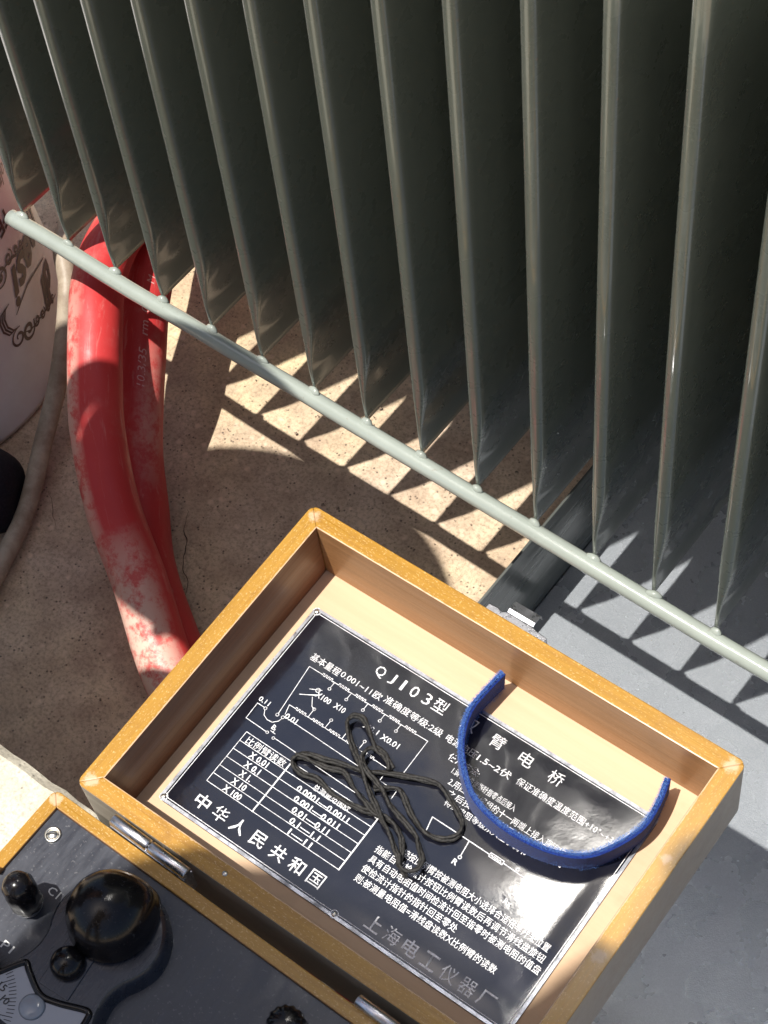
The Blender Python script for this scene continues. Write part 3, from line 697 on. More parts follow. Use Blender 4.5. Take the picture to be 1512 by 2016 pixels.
# ---- panel furniture (positions in world, converted to body frame)
def body_place(o, x, y, z=None, rotz=0):
    p = bl(x, y, BO.z); o.matrix_basis = Matrix.Translation((p.x, p.y, PZB if z is None else z)) @ Matrix.Rotation(rotz, 4, 'Z'); return onbody(o)
o = lathe('screw_washer', [(0.0020, 0.0), (0.0040, 0.0), (0.0041, 0.0008), (0.0036, 0.0011), (0.0029, 0.0010), (0.0028, 0.0002), (0.0020, 0.0002)], M['steel'], None, (0, 0, 0), 28); body_place(o, 0.3500, -0.3168)
def slotted():
    o = lathe('slotted_screw', [(0.0, 0.0016), (0.0012, 0.0015), (0.0024, 0.0009), (0.0029, 0.0002), (0.0029, -0.0006), (0.0, -0.0006)], M['steel'], None, (0, 0, 0), 24)
    return o
sc = slotted(); body_place(sc, 0.3500, -0.3168)
s2 = boxm('slot', (-0.0028, -0.00028, 0.0009), (0.0028, 0.00028, 0.00172), M['ink'], None); body_place(s2, 0.3500, -0.3168, rotz=0.6)
def dome(name, r, h, n=9, base=0.0):
    pr = [(0.0001, h)]
    for k in range(1, n + 1):
        a = math.pi / 2 * k / n; pr.append((r * math.sin(a), base + (h - base) * math.cos(a)))
    pr.append((r, 0.0)); return pr
def terminal(x, y, h=0.031, r=0.0078, rz=0):
    pr = [(0.0001, h)] + [(r * 0.92 * math.sin(math.pi / 2 * k / 8), h - 0.0068 + 0.0068 * math.cos(math.pi / 2 * k / 8)) for k in range(1, 9)] + [(r, h - 0.0085), (r * 1.02, 0.0085), (r * 0.93, 0.0072), (r * 0.93, 0.0050), (r * 0.80, 0.0048)]
    fl = lambda a, i: (1 + 0.035 * math.cos(8 * a)) if 6 < i < 13 else 1
    k1 = lathe('terminal_knob', pr + [(r * 0.80, 0.0046), (0.0001, 0.0046)], M['knob'], None, (0, 0, 0), 48, fl)
    body_place(k1, x, y, rotz=rz)
    k2 = lathe('terminal_collar', [(0.0001, 0.0046), (r * 0.74, 0.0045), (r * 0.88, 0.0034), (r * 0.88, 0.0026), (r * 0.74, 0.0020), (r * 0.74, 0.0), (0.0001, 0.0)], M['chrome'], None, (0, 0, 0), 32)
    body_place(k2, x, y)
terminal(0.3655, -0.3494); terminal(0.3672, -0.3835)
o = tube('sleeve', [Vector((0.3395, -0.3470, BO.z + 0.0032)), Vector((0.3432, -0.3462, BO.z + 0.0035))], 0.0016, M['yellow'], None, 10); o.parent = inst; o.matrix_parent_inverse = IM
def panel_text(body, x, y, w, h, ang=0.0, ma='white', z=None, bold=0.01):
    me = text_mesh(body, 1.0, bold); xs = [q.co.x for q in me.vertices]; ys = [q.co.y for q in me.vertices]
    sx = w / (max(xs) - min(xs)); sy = h / (max(ys) - min(ys)); cx = (max(xs) + min(xs)) / 2; cy = (max(ys) + min(ys)) / 2
    for q in me.vertices: q.co = Vector(((q.co.x - cx) * sx, (q.co.y - cy) * sy, 0.00012))
    me.materials.clear(); o = link('lettering', me, M[ma]); body_place(o, x, y, z, ang); return o
panel_text('C1', 0.3703, -0.3378, 0.0062, 0.0040); panel_text('P1', 0.3708, -0.3702, 0.0062, 0.0040)

# galvanometer housing: keyhole outline, raised over the panel
hz = 0.0115
outl = [(0.372, -0.398), (0.3755, -0.386), (0.3805, -0.3775), (0.3838, -0.3700), (0.3856, -0.3622), (0.3846, -0.3550), (0.3817, -0.3487), (0.3796, -0.3410), (0.3804, -0.3325), (0.3838, -0.3248), (0.3898, -0.3185), (0.3975, -0.3142), (0.4062, -0.3122), (0.4155, -0.3132), (0.4240, -0.3175), (0.4310, -0.3240), (0.4352, -0.3320), (0.4362, -0.3402), (0.4340, -0.3480), (0.4306, -0.3545), (0.4292, -0.3610), (0.4305, -0.3690), (0.4345, -0.3770), (0.440, -0.384), (0.446, -0.392), (0.446, -0.40)]
sp = spline([(x, y, 0) for x, y in outl], 4)
ol = [bl(p.x, p.y, BO.z) for p in sp]
def housing():
    win = [(0.3805, -0.3835), (0.3868, -0.3730), (0.3890, -0.3722), (0.3915, -0.3738), (0.4030, -0.3790), (0.4120, -0.3775), (0.4235, -0.3728), (0.4268, -0.3722), (0.4283, -0.3745), (0.4300, -0.385), (0.4300, -0.398), (0.379, -0.398)]
    # top with slightly drafted sides
    cx = sum(p.x for p in ol) / len(ol); cy = sum(p.y for p in ol) / len(ol)
    V = []; F = []; n = len(ol)
    lev = [(0.0, -0.0013), (hz * 0.55, -0.0004), (hz * 0.85, 0.0004), (hz, 0.0018)]
    nr = []
    for i in range(n):
        t = (ol[(i + 1) % n] - ol[i - 1]).normalized(); nr.append(Vector((t.y, -t.x, 0)))
    ctr = Vector((cx, cy, 0)); sgn = 1 if (Vector((ol[8].x, ol[8].y, 0)) - ctr).dot(nr[8]) < 0 else -1
    for (z, ins) in lev:
        for i, p in enumerate(ol): q = Vector((p.x, p.y, 0)) + nr[i] * sgn * ins; V.append((q.x, q.y, PZB + z))
    for l in range(3):
        for i in range(n): F.append((l * n + i, l * n + (i + 1) % n, (l + 1) * n + (i + 1) % n, (l + 1) * n + i))
    F.append(tuple(3 * n + i for i in range(n)))
    h = pyd('galvanometer_housing', V, F, M['house'], None, smooth=True)
    h.modifiers.new('e', 'EDGE_SPLIT').split_angle = R(50)
    onbody(h)
    wl = [bl(x, y, BO.z) for x, y in win]; wp = [(p.x, p.y) for p in wl]
    # rounded rim round the window and the dial inside it
    path = spline([(x, y, PZB + hz) for x, y in wp[:10]], 5)
    r_ = tube('window_rim', path, 0.0016, M['knob'], None, 10); onbody(r_)
    d = prism('dial', wp, PZB + hz - 0.0005, PZB + hz + 0.00015, M['dial']); onbody(d)
    return wp
wp = housing()
ZD = PZB + hz + 0.0003
def dial_print(o):
    o.matrix_basis = Matrix.Identity(4); return onbody(o)
def dial_lines(segs, w):
    V = []; F = []
    for a, b in segs:
        a = bl(*a, BO.z); b = bl(*b, BO.z); a.z = b.z = ZD; d = (b - a).normalized(); n_ = Vector((-d.y, d.x, 0)) * w / 2; k = len(V)
        V += [a - n_, b - n_, b + n_, a + n_]; F.append((k, k + 1, k + 2, k + 3))
    me = bpy.data.meshes.new('scale_marks'); me.from_pydata([tuple(v) for v in V], [], F); me.update(); o = onbody(link('scale_marks', me, M['ink'])); o['kind'] = 'stuff'
cD = Vector((0.3700, -0.4080))
segs = []
for k in range(26):
    a = R(86 - k * 3.1); d = Vector((math.cos(a), math.sin(a))); r0 = 0.0300 if k % 5 else 0.0275
    p = cD + d * r0; q = cD + d * 0.0335
    if q.y < -0.3995 or p.y < -0.3995: continue
    segs.append(((p.x, p.y), (q.x, q.y)))
dial_lines([s for s in segs], 0.00035)
panel_text('15', 0.3872, -0.3868, 0.0040, 0.0034, R(0), 'ink', ZD); panel_text('10', 0.3925, -0.3905, 0.0040, 0.0034, R(-8), 'ink', ZD)
o = lathe('dial_lens', [(0.0001, 0.0016), (0.003, 0.0014), (0.0052, 0.0008), (0.0062, 0.0), (0.0001, 0.0)], M['glass'], None, (0, 0, 0), 32); body_place(o, 0.4045, -0.3855, ZD)
# raised strip down the housing
s_ = [(0.3918, -0.3425), (0.4065, -0.3372), (0.4150, -0.3492), (0.4145, -0.3735), (0.4010, -0.3765), (0.3985, -0.3560)]
s_ = [(0.3955, -0.3500), (0.4115, -0.3436), (0.4158, -0.3740), (0.3990, -0.3755)]
sw = [bl(x, y, BO.z) for x, y in s_]; st = prism('housing_rib', [(p.x, p.y) for p in sw], PZB + hz - 0.001, PZB + hz + 0.0007, M['house'], bevel=0.0004); onbody(st)
# big rate knob and little zero knob
def big_knob():
    r = 0.0202; pr = [(0.0001, 0.0285)]
    for k in range(1, 12):
        a = math.pi / 2 * k / 11; pr.append((r * 0.97 * math.sin(a), 0.0105 + 0.018 * math.cos(a)))
    pr += [(r, 0.0060), (r * 1.03, 0.0030), (r * 1.0, 0.0), (0.0001, 0.0)]
    def fn(a, i):
        # one pointed flank on the far side
        d = (a - R(62) + math.pi) % (2 * math.pi) - math.pi
        return 1 + (0.13 * math.exp(-(d / 0.45) ** 2) if i > 4 else 0.13 * math.exp(-(d / 0.45) ** 2) * i / 5)
    o = lathe('rate_knob', pr, M['knob'], None, (0, 0, 0), 64, fn); body_place(o, 0.4068, -0.3335, PZB + hz - 0.0003)
big_knob()
o = lathe('zero_knob', [(0.0001, 0.0088), (0.0025, 0.0085), (0.0050, 0.0075), (0.0068, 0.0057), (0.0080, 0.0030), (0.0081, 0.0015), (0.0074, 0.0), (0.0001, 0.0)], M['knob'], None, (0, 0, 0), 40); body_place(o, 0.4045, -0.3612, PZB + hz + 0.0004)
def fluted(x, y):
    pr = [(0.0001, 0.0145), (0.004, 0.0142), (0.0068, 0.0130), (0.0082, 0.0105), (0.0088, 0.006), (0.0092, 0.0), (0.0001, 0.0)]
    o = lathe('button_knob', pr, M['knob'], None, (0, 0, 0), 72, lambda a, i: 1 + (0.045 * math.cos(14 * a) if 1 < i < 6 else 0)); body_place(o, x, y)
fluted(0.5005, -0.3232)

# ------------------------------------------------------------------ blue strap lying on edge in the lid
STRAP = [(127.4, 12.7), (126.1, 25.1), (125.6, 38.3), (129.9, 51.4), (137.2, 62.3), (152.8, 75.1), (171.0, 80.5), (191.6, 77.8), (205.3, 74.0), (216.2, 69.6), (224.7, 56.4), (231.0, 43.3), (229.8, 29.0), (228.4, 16.0)]
STRAP = [(128.8, 15.2), (127.4, 27.8), (126.9, 40.7), (131.2, 54.0), (139.3, 65.5), (154.5, 78.0), (172.6, 82.8), (191.5, 82.4), (206.8, 78.4), (218.4, 71.2), (226.2, 59.2), (230.9, 45.6), (230.6, 31.5), (227.8, 18.0)]
def strap():
    path = spline([(u * mm, -v * mm, 0) for u, v in STRAP], 8); n = len(path)
    zb, zt = -0.0428, -0.0238; V = []; F = []; rows = 5
    def layer(off0, off1, name, ma, parent, zb, zt):
        V = []; F = []
        for i, p in enumerate(path):
            t = (path[min(i + 1, n - 1)] - path[max(i - 1, 0)]).normalized(); nr = Vector((-t.y, t.x, 0))
            lean = 0.0022 * math.sin(i / n * 5 + 1)
            for (o_, z_) in ((off0, zb), (off0, zt), (off1, zt), (off1, zb)):
                k = (z_ - zb) / (zt - zb); q = p + nr * (o_ + lean * (k - .5)) ; V.append((q.x, q.y, z_ + 0.0006 * mnoise.noise(p * 60)))
        for i in range(n - 1):
            for k in range(4): F.append((4 * i + k, 4 * i + (k + 1) % 4, 4 * i + 4 + (k + 1) % 4, 4 * i + 4 + k))
        F += [(0, 1, 2, 3), tuple(4 * (n - 1) + k for k in range(4))]
        return pyd(name, V, F, ma, parent, smooth=False, bevel=0.0003)
    o = empty('blue_strap', 'blue hook and loop strap curled on edge across the black plate', 'strap', mw=LM)
    a = layer(-0.0016, 0.0000, 'hook_layer', M['strap'], o, zb, zt); b = layer(0.0002, 0.0015, 'loop_layer', M['strapin'], o, zb + 0.0005, zt - 0.0005)
    V = []; F = []
    for k in range(16000):
        i = random.random() * (n - 1.01); j = int(i); f = i - j; p = path[j].lerp(path[j + 1], f); t = (path[j + 1] - path[j]).normalized(); nr = Vector((-t.y, t.x, 0))
        side = random.choice((-1, 1)); edge = random.random() < 0.55
        z = random.uniform(zb, zt) if not edge else random.choice((zb + .0003, zt, zt))
        q = p + nr * (0.0013 if side > 0 else -0.0010); 
        if edge: q = p + nr * random.uniform(-0.0010, 0.0013)
        q = Vector((q.x, q.y, z + 0.0006 * mnoise.noise(p * 60)))
        d = (nr * side * random.uniform(.2, 1) + Vector((0, 0, random.uniform(-.2, .9))) + t * random.uniform(-.6, .6)).normalized() * random.uniform(.0004, .0015)
        w = t * 0.00007; k0 = len(V); V += [q - w, q + w, q + d]; F.append((k0, k0 + 1, k0 + 2))
    me = bpy.data.meshes.new('fuzz'); me.from_pydata([tuple(v) for v in V], [], F); me.update(); fz = link('fuzz', me, M['fuzz'], o); fz['kind'] = 'stuff'
strap()

# ------------------------------------------------------------------ black waxed cord heaped on the plate
STR_A = [(116.0, 108.6), (110.1, 110.3), (99.7, 111.6), (90.9, 111.7), (81.9, 109.9), (73.2, 111.9), (67.1, 110.7), (64.7, 107.7), (68.2, 102.2), (77.7, 99.5), (88.1, 96.4), (97.7, 93.9), (107.5, 88.5), (119.7, 82.9), (130.4, 78.9), (135.5, 78.7), (143.6, 81.8), (151.5, 85.7), (155.7, 89.0), (157.6, 93.7), (155.9, 98.0), (150.6, 101.6), (143.4, 102.8), (136.9, 101.0), (130.2, 97.9), (124.4, 94.1), (118.9, 91.6), (113.0, 94.8), (108.0, 98.2)]
STR_B = [(110.5, 85.2), (103.6, 82.0), (97.7, 81.2), (89.1, 75.7), (82.1, 71.5), (77.1, 72.1), (75.6, 75.1), (76.8, 78.3), (82.3, 83.5), (88.1, 87.7), (95.4, 92.3), (102.2, 97.2), (109.7, 102.3), (116.4, 106.2), (122.2, 110.0), (130.6, 114.3), (137.0, 119.0), (140.5, 121.0), (143.7, 124.6), (148.6, 124.9), (152.2, 121.2), (151.0, 115.8), (144.7, 110.3), (142.1, 107.9), (135.3, 105.7), (128.0, 103.8), (121.1, 101.5), (113.5, 97.3), (107.4, 95.2), (99.9, 93.2), (94.8, 89.5), (93.5, 85.6), (94.6, 82.1), (99.0, 80.4), (104.5, 82.0), (109.5, 86.8)]
STR_C = [(64.9, 106.2), (69.5, 104.6), (76.0, 103.7), (83.9, 102.0), (91.0, 99.8), (100.5, 103.9), (108.5, 106.2), (116.5, 108.5), (121.6, 107.5), (127.5, 107.9), (134.2, 111.0), (139.1, 116.1), (142.0, 121.6), (144.6, 124.6), (149.4, 126.8)]
def cord():
    o = empty('black_cord', 'black waxed cord in loose loops lying on the instruction plate beside the strap', 'cord', mw=LM)
    for idx, (pts, zb, amp) in enumerate(((STR_A, -0.0400, 0.0012), (STR_B, -0.0372, 0.0022), (STR_C, -0.0392, 0.0008))):
        base = spline([(u * mm, -v * mm, zb + amp * mnoise.noise(Vector((u * .05, v * .05, idx * 4)))) for u, v in pts], 7); n = len(base)
        # two strands twisted lightly round each other
        fr = frames(base); V = []; F = []
        for s in (0, math.pi):
            path = []
            for i, p in enumerate(base):
                a = s + i * 0.115; _, nn, bb = fr[i]; sp_ = 0.00080 * (1 + 0.25 * mnoise.noise(p * 120))
                q = p + nn * math.cos(a) * sp_ + bb * math.sin(a) * sp_ * 0.8; q.z = max(q.z + 0.7 * bulge(q.x, q.y), -0.0419 + bulge(q.x, q.y)); path.append(q)
            v, f = tube_geo(path, 0.00094, 8, True, lambda i, a: 1 + 0.16 * math.sin(2 * a + i * 0.9), len(V)); V += v; F += f
        pyd('strand', V, F, M['cord'], o, smooth=True)
cord()

# ------------------------------------------------------------------ red hoses
H1 = [(-0.060, 0.30, -0.188), (-0.030, 0.19, -0.165), (-0.012, 0.125, -0.115), (0.0062, 0.0758, -0.080), (0.0183, 0.0469, -0.070), (0.0326, 0.0199, -0.070), (0.0507, -0.0041, -0.075), (0.0699, -0.0295, -0.088), (0.0894, -0.054, -0.107), (0.1212, -0.0822, -0.135), (0.1641, -0.1083, -0.155), (0.2031, -0.1349, -0.170), (0.243, -0.1582, -0.1815), (0.31, -0.205, -0.186), (0.36, -0.232, -0.187), (0.52, -0.236, -0.187)]
H2 = [(-0.020, 0.31, -0.188), (-0.006, 0.21, -0.165), (0.004, 0.145, -0.125), (0.0095, 0.105, -0.114), (0.0225, 0.0754, -0.110), (0.0386, 0.047, -0.114), (0.0591, 0.0175, -0.124), (0.0751, -0.0083, -0.142), (0.0895, -0.0310, -0.166), (0.1100, -0.0530, -0.183), (0.1418, -0.0838, -0.188), (0.1885, -0.1148, -0.188), (0.240, -0.143, -0.188), (0.32, -0.170, -0.187), (0.50, -0.190, -0.187)]
def hose(pts, label, seed, scuffs):
    path = spline(pts, 14); o = tube('red_hose', path, 0.0182, M['hose'], None, 40)
    me = o.data; at = me.attributes.new('scuff', 'FLOAT', 'POINT'); n = len(path)
    al = me.attributes.new('along', 'FLOAT_VECTOR', 'POINT')
    for i in range(n):
        for k in range(40): al.data[i * 40 + k].vector = (math.cos(2 * math.pi * k / 40) * 0.16 + seed * 3, i / n * 9, math.sin(2 * math.pi * k / 40) * 4.1)
    fr = frames(path)
    for i in range(n):
        t = i / (n - 1); _, nn, bb = fr[i]
        for k in range(40):
            a = 2 * math.pi * k / 40; d = nn * math.cos(a) + bb * math.sin(a)
            s = 0.0
            for (t0, t1, dirv, wd, amt) in scuffs:
                if t0 < t < t1: s = max(s, amt * max(0.0, (d.dot(Vector(dirv).normalized()) - wd) / (1 - wd)) ** 0.5 * math.sin(math.pi * (t - t0) / (t1 - t0)) ** 0.5)
            at.data[i * 40 + k].value = s
    tag(o, label, 'hose', 'red hoses standing up in a loop under the transformer fins'); return o, path
hose1, hp1 = hose(H1, 'thick dusty red hose, the nearer one, arching up from the floor under the bar', 1, [(0.30, 0.75, (-0.8, -0.5, 0.3), 0.55, 0.8), (0.62, 0.86, (-0.35, -0.55, 0.8), 0.1, 1.0)])
hose2, hp2 = hose(H2, 'thick red hose with white printed numbers, behind the dustier one', 2, [(0.2, 0.7, (0.8, -0.3, 0.2), 0.7, 0.5)])
def hose_print(body, path, t0, t1, side, h=0.0075, rr=0.01835):
    me = text_mesh(body, 1.0, 0.0, 0.25); xs = [q.co.x for q in me.vertices]; ys = [q.co.y for q in me.vertices]; n = len(path)
    a0, a1, yc = min(xs), max(xs), (min(ys) + max(ys)) / 2
    for q in me.vertices:
        t = t0 + (t1 - t0) * (q.co.x - a0) / (a1 - a0); i = t * (n - 1); j = min(int(i), n - 2); f = i - j
        p = path[j].lerp(path[j + 1], f); T = (path[j + 1] - path[j]).normalized()
        s = Vector(side); s = (s - T * s.dot(T)).normalized(); up = T.cross(s)
        ang = (q.co.y - yc) * h / (max(ys) - min(ys)) / rr
        q.co = p + (s * math.cos(ang) + up * math.sin(ang)) * rr
    me.materials.clear(); o = link('hose_lettering', me, M['print'], hose2); return o
hose_print('10.3/35   rm  0/16   M', hp2, 0.475, 0.33, (0.66, -0.46, 0.60), 0.0055)

# ------------------------------------------------------------------ pale hose by the bucket
WH = [(-0.16, 0.26, -0.19), (-0.10, 0.17, -0.165), (-0.0447, 0.0617, -0.105), (-0.0133, 0.0272, -0.110), (-0.0016, 0.0057, -0.130), (0.0062, -0.0205, -0.160), (0.0142, -0.0529, -0.188), (0.0344, -0.0918, -0.1965), (0.0471, -0.1232, -0.1970), (0.058, -0.1599, -0.1970), (0.06, -0.20, -0.1970), (0.02, -0.28, -0.1970)]
o = tube('pale_hose', spline(WH, 12), 0.0068, M['whose'], None, 20); tag(o, 'thin dirty white hose running between the bucket and the red hoses', 'hose')

# ------------------------------------------------------------------ white bucket, printed in maroon, standing upside down
BC = Vector((-0.160, -0.040, ZG)); BR0, BR1, BHT = 0.137, 0.121, 0.24
def brad(z): return BR0 + (BR1 - BR0) * z / BHT
bk = lathe('white_bucket', [(0.0001, 0.0), (BR0 - 0.004, 0.0), (BR0 + 0.002, 0.0015), (BR0 + 0.002, 0.006), (BR0, 0.008), (brad(0.12), 0.12), (BR1, BHT - 0.006), (BR1 - 0.005, BHT), (0.0001, BHT)], M['bucket'], None, BC, 96)
tag(bk, 'white plastic bucket with maroon script lettering, left of the red hoses', 'bucket')
def on_bucket(me, th0, z0, k, flip=True, ma='maroon', name='bucket_lettering'):
    """mesh x runs round the bucket, y up; flip turns the print upside down"""
    for q in me.vertices:
        x, y = (q.co.x, q.co.y); 
        if flip: x, y = -x, -y
        z = z0 + y * k; r = brad(z) + 0.0006; th = th0 + x * k / r
        q.co = Vector((r * math.cos(th), r * math.sin(th), z))
    me.materials.clear(); return link(name, me, M[ma], bk)
def sub_edges(me, cuts=1):
    bm = bmesh.new(); bm.from_mesh(me); bmesh.ops.triangulate(bm, faces=bm.faces)
    for _ in range(2):
        es = [e for e in bm.edges if e.calc_length() > 0.12]
        if es: bmesh.ops.subdivide_edges(bm, edges=es, cuts=1); bmesh.ops.triangulate(bm, faces=bm.faces)
    bm.to_mesh(me); bm.free(); return me
BUCKET_TEXTS = True
def ribbon(pl, w):
    V = []; F = []
    for i, p in enumerate(pl):
        t = (Vector(pl[min(i + 1, len(pl) - 1)]) - Vector(pl[max(i - 1, 0)])).normalized(); n_ = Vector((-t.y, t.x))
        ww = w * (0.5 + 0.7 * math.sin(math.pi * i / (len(pl) - 1)))
        V += [(p[0] - n_.x * ww, p[1] - n_.y * ww, 0), (p[0] + n_.x * ww, p[1] + n_.y * ww, 0)]
    for i in range(len(pl) - 1): F.append((2 * i, 2 * i + 1, 2 * i + 3, 2 * i + 2))
    me = bpy.data.meshes.new('scroll'); me.from_pydata(V, [], F); me.update(); return me
def spiral(cx, cy, r, turns, a0, dirn=1, n=26): return [(cx + r * (1 - k / n * 0.85) * math.cos(a0 + dirn * turns * 2 * math.pi * k / n), cy + r * (1 - k / n * 0.85) * math.sin(a0 + dirn * turns * 2 * math.pi * k / n)) for k in range(n + 1)]

def bprint(body, th, z, wd, ht, bold=0.02, shear=0.0, flip=True):
    me = sub_edges(text_mesh(body, 1.0, bold, shear)); xs = [q.co.x for q in me.vertices]; ys = [q.co.y for q in me.vertices]
    a0, b0, b1 = min(xs), min(ys), max(ys); sx = wd / (max(xs) - a0); sy = ht / (b1 - b0)
    for q in me.vertices: q.co = Vector(((q.co.x - a0) * sx, (q.co.y - b0) * sy, 0))
    on_bucket(me, R(th), z, 1.0, flip)
bprint('mesi', 50, 0.1195, 0.079, 0.030, 0.03, 0.45)
bprint('di', 41, 0.0760, 0.032, 0.026, 0.05, 0.4)
bprint('FE', 28.5, 0.1600, 0.016, 0.0135, 0.03)
bprint('olz', 40, 0.1790, 0.018, 0.011, 0.01, 0.4)
bprint('.', 16, 0.151, 0.004, 0.004, 0.05)
def scroll(pl, w=0.0008):      # points (theta deg, z)
    me = ribbon([(math.radians(a) * 0.131, z) for a, z in pl], w); on_bucket(me, 0.0, 0.0, 1.0, False, name='bucket_scroll')
def ss(th, z, r, turns, a0, dr=1, w=0.0009): scroll([(math.degrees(x / 0.131), y) for x, y in spiral(math.radians(th) * 0.131, z, r, turns, a0, dr)], w)
scroll([(40, 0.078), (34.5, 0.0845), (28, 0.0905), (23.7, 0.0925), (18.8, 0.0905), (14.0, 0.0865)], 0.0008)
for w_ in (0.0, 1.1, 2.2): scroll([(13.0 - w_, 0.1010), (10.6 - w_, 0.1000), (9.0 - w_, 0.0940), (9.0 - w_, 0.0860), (10.6 - w_, 0.0790), (12.0, 0.0775)], 0.0007)
ss(11.5, 0.0690, 0.0085, 1.4, 1.0); ss(16.5, 0.0640, 0.0085, 1.5, 0.2, -1, 0.0013); ss(21.5, 0.0610, 0.0050, 1.3, 2.0); ss(25.5, 0.0575, 0.0045, 1.3, 0.5, -1); ss(30.0, 0.0530, 0.0040, 1.3, 2.0); ss(34.0, 0.0490, 0.0035, 1.2, 0)
scroll([(12, 0.071), (17, 0.062), (22, 0.059), (27.3, 0.0552), (32, 0.050), (37.5, 0.0452)], 0.0006)
ss(14.0, 0.1260, 0.0085, 1.5, 4.0, 1, 0.0011); ss(20.5, 0.1290, 0.0060, 1.4, 1.0, -1); ss(25.0, 0.1250, 0.0045, 1.3, 3.0); ss(29.0, 0.1215, 0.0035, 1.2, 0.0, -1)
scroll([(11, 0.118), (15, 0.1275), (20, 0.127), (25, 0.1215), (30, 0.119), (36.8, 0.1082)], 0.0007)
ss(44, 0.131, 0.0060, 1.4, 1.0); ss(50, 0.128, 0.0050, 1.4, 2.0, -1); ss(56, 0.124, 0.0050, 1.3, 2.0)

# ------------------------------------------------------------------ people (shadows of them cross the scene; only one shoe is in view)
def skin_body(name, joints, edges, mats, parent):
    me = bpy.data.meshes.new(name); me.from_pydata([j[0] for j in joints], edges, []); me.update()
    o = link(name, me, mats, parent)
    sk = o.modifiers.new('skin', 'SKIN'); sk.use_smooth_shade = True
    for i, j in enumerate(joints): me.skin_vertices[0].data[i].radius = (j[1], j[2] if len(j) > 2 else j[1]); me.skin_vertices[0].data[i].use_root = (i == 0)
    s = o.modifiers.new('sub', 'SUBSURF'); s.levels = 2; s.render_levels = 2
    return o
def head(parent, c, fwd, hat=None):
    bm = bmesh.new(); bmesh.ops.create_uvsphere(bm, u_segments=24, v_segments=18, radius=1)
    f = Vector(fwd).normalized(); up = Vector((0, 0, 1)); up = (up - f * up.dot(f)).normalized(); r_ = f.cross(up)
    for v in bm.verts:
        x, y, z = v.co                                   # y forward
        w = 0.074 * (1 - 0.18 * max(0, -z)); 
        k = Vector((x * w, y * 0.095, z * 0.115))
        if y > 0.8 and -0.25 < z < 0.1 and abs(x) < 0.25: k.y += 0.018
        if z < -0.5 and y > 0.2: k.y += 0.012
        v.co = Vector(c) + r_ * k.x + f * k.y + up * (k.z * 0.92)
    me = bpy.data.meshes.new('head'); bm.to_mesh(me); bm.free(); link('head', me, M['skin'], parent, smooth=True)
    for s in (-1, 1):
        e = bmesh.new(); bmesh.ops.create_uvsphere(e, u_segments=10, v_segments=8, radius=0.012)
        for v in e.verts: v.co = Vector(c) + r_ * s * 0.074 + Vector((v.co.x * .5, v.co.y, v.co.z * 1.6))
        m2 = bpy.data.meshes.new('ear'); e.to_mesh(m2); e.free(); link('ear', m2, M['skin'], parent, smooth=True)
        e = bmesh.new(); bmesh.ops.create_uvsphere(e, u_segments=10, v_segments=8, radius=0.010)
        for v in e.verts: v.co = Vector(c) + r_ * s * 0.03 + f * 0.086 + up * 0.01 + v.co
        m2 = bpy.data.meshes.new('eye'); e.to_mesh(m2); e.free(); link('eye', m2, M['white'], parent, smooth=True)
    bm = bmesh.new(); bmesh.ops.create_uvsphere(bm, u_segments=20, v_segments=14, radius=1)
    for v in list(bm.verts):
        if v.co.z < 0.05: bm.verts.remove(v)
    if hat:
        rx, ry = hat
        for v in bm.verts: k = v.co; v.co = Vector(c) + r_ * k.x * 0.084 + f * k.y * 0.104 + up * (0.01 + k.z * 0.115)
        me = bpy.data.meshes.new('hard_hat'); bm.to_mesh(me); bm.free(); h = link('hard_hat', me, M['hat'], parent, smooth=True)
        out = []; F = []
        for k in range(40):
            a = 2 * math.pi * k / 40
            out.append(Vector(c) + r_ * math.cos(a) * 0.080 + f * math.sin(a) * 0.100 + up * 0.022); out.append(Vector(c) + r_ * math.cos(a) * rx + f * math.sin(a) * ry + up * 0.018)
        for k in range(40): j = (k + 1) % 40; F.append((2 * k, 2 * k + 1, 2 * j + 1, 2 * j))
        pyd('hat_brim', out, F, M['hat'], parent)
    else:
        for v in bm.verts: k = v.co; v.co = Vector(c) + r_ * k.x * 0.080 + f * (k.y * 0.100 - 0.008) + up * (k.z * 0.125)
        me = bpy.data.meshes.new('hair'); bm.to_mesh(me); bm.free(); link('hair', me, M['hair'], parent, smooth=True)

hp = empty('person', 'person in dark shoes crouching at the left, only the toe of one shoe in view', 'person', (-0.2, -0.4, ZG))
inv = Vector((0.2, 0.4, -ZG))
def P_(x, y, z): return tuple(Vector((x, y, z)) + inv)
J = [(P_(-0.36, -0.62, 0.10), .13, .11), (P_(-0.27, -0.55, 0.22), .12, .10), (P_(-0.12, -0.43, 0.33), .16, .13), (P_(-0.03, -0.33, 0.39), .08, .07), (P_(0.06, -0.240, 0.42), .045),
     (P_(-0.062, -0.275, 0.35), .108), (P_(-0.03, -0.36, 0.28), .085), (P_(0.06, -0.352, 0.32), .082), (P_(0.135, -0.345, 0.335), .070),
     (P_(-0.07, -0.58, 0.36), .06), (P_(-0.10, -0.48, 0.22), .055), (P_(-0.03, -0.405, 0.30), .06), (P_(0.03, -0.388, 0.32), .052),
     (P_(-0.34, -0.50, 0.10), .10), (P_(-0.13, -0.31, 0.10), .065), (P_(-0.20, -0.25, -0.05), .05), (P_(-0.21, -0.25, -0.14), .036),
     (P_(-0.24, -0.68, 0.10), .10), (P_(0.00, -0.50, 0.08), .065), (P_(-0.09, -0.56, -0.05), .05), (P_(-0.12, -0.58, -0.14), .036)]
Ed = [(0, 1), (1, 2), (2, 3), (3, 4), (2, 5), (5, 6), (6, 7), (7, 8), (2, 9), (9, 10), (10, 11), (11, 12), (0, 13), (13, 14), (14, 15), (15, 16), (0, 17), (17, 18), (18, 19), (19, 20)]
skin_body('body', J, Ed, M['trouser'], hp)
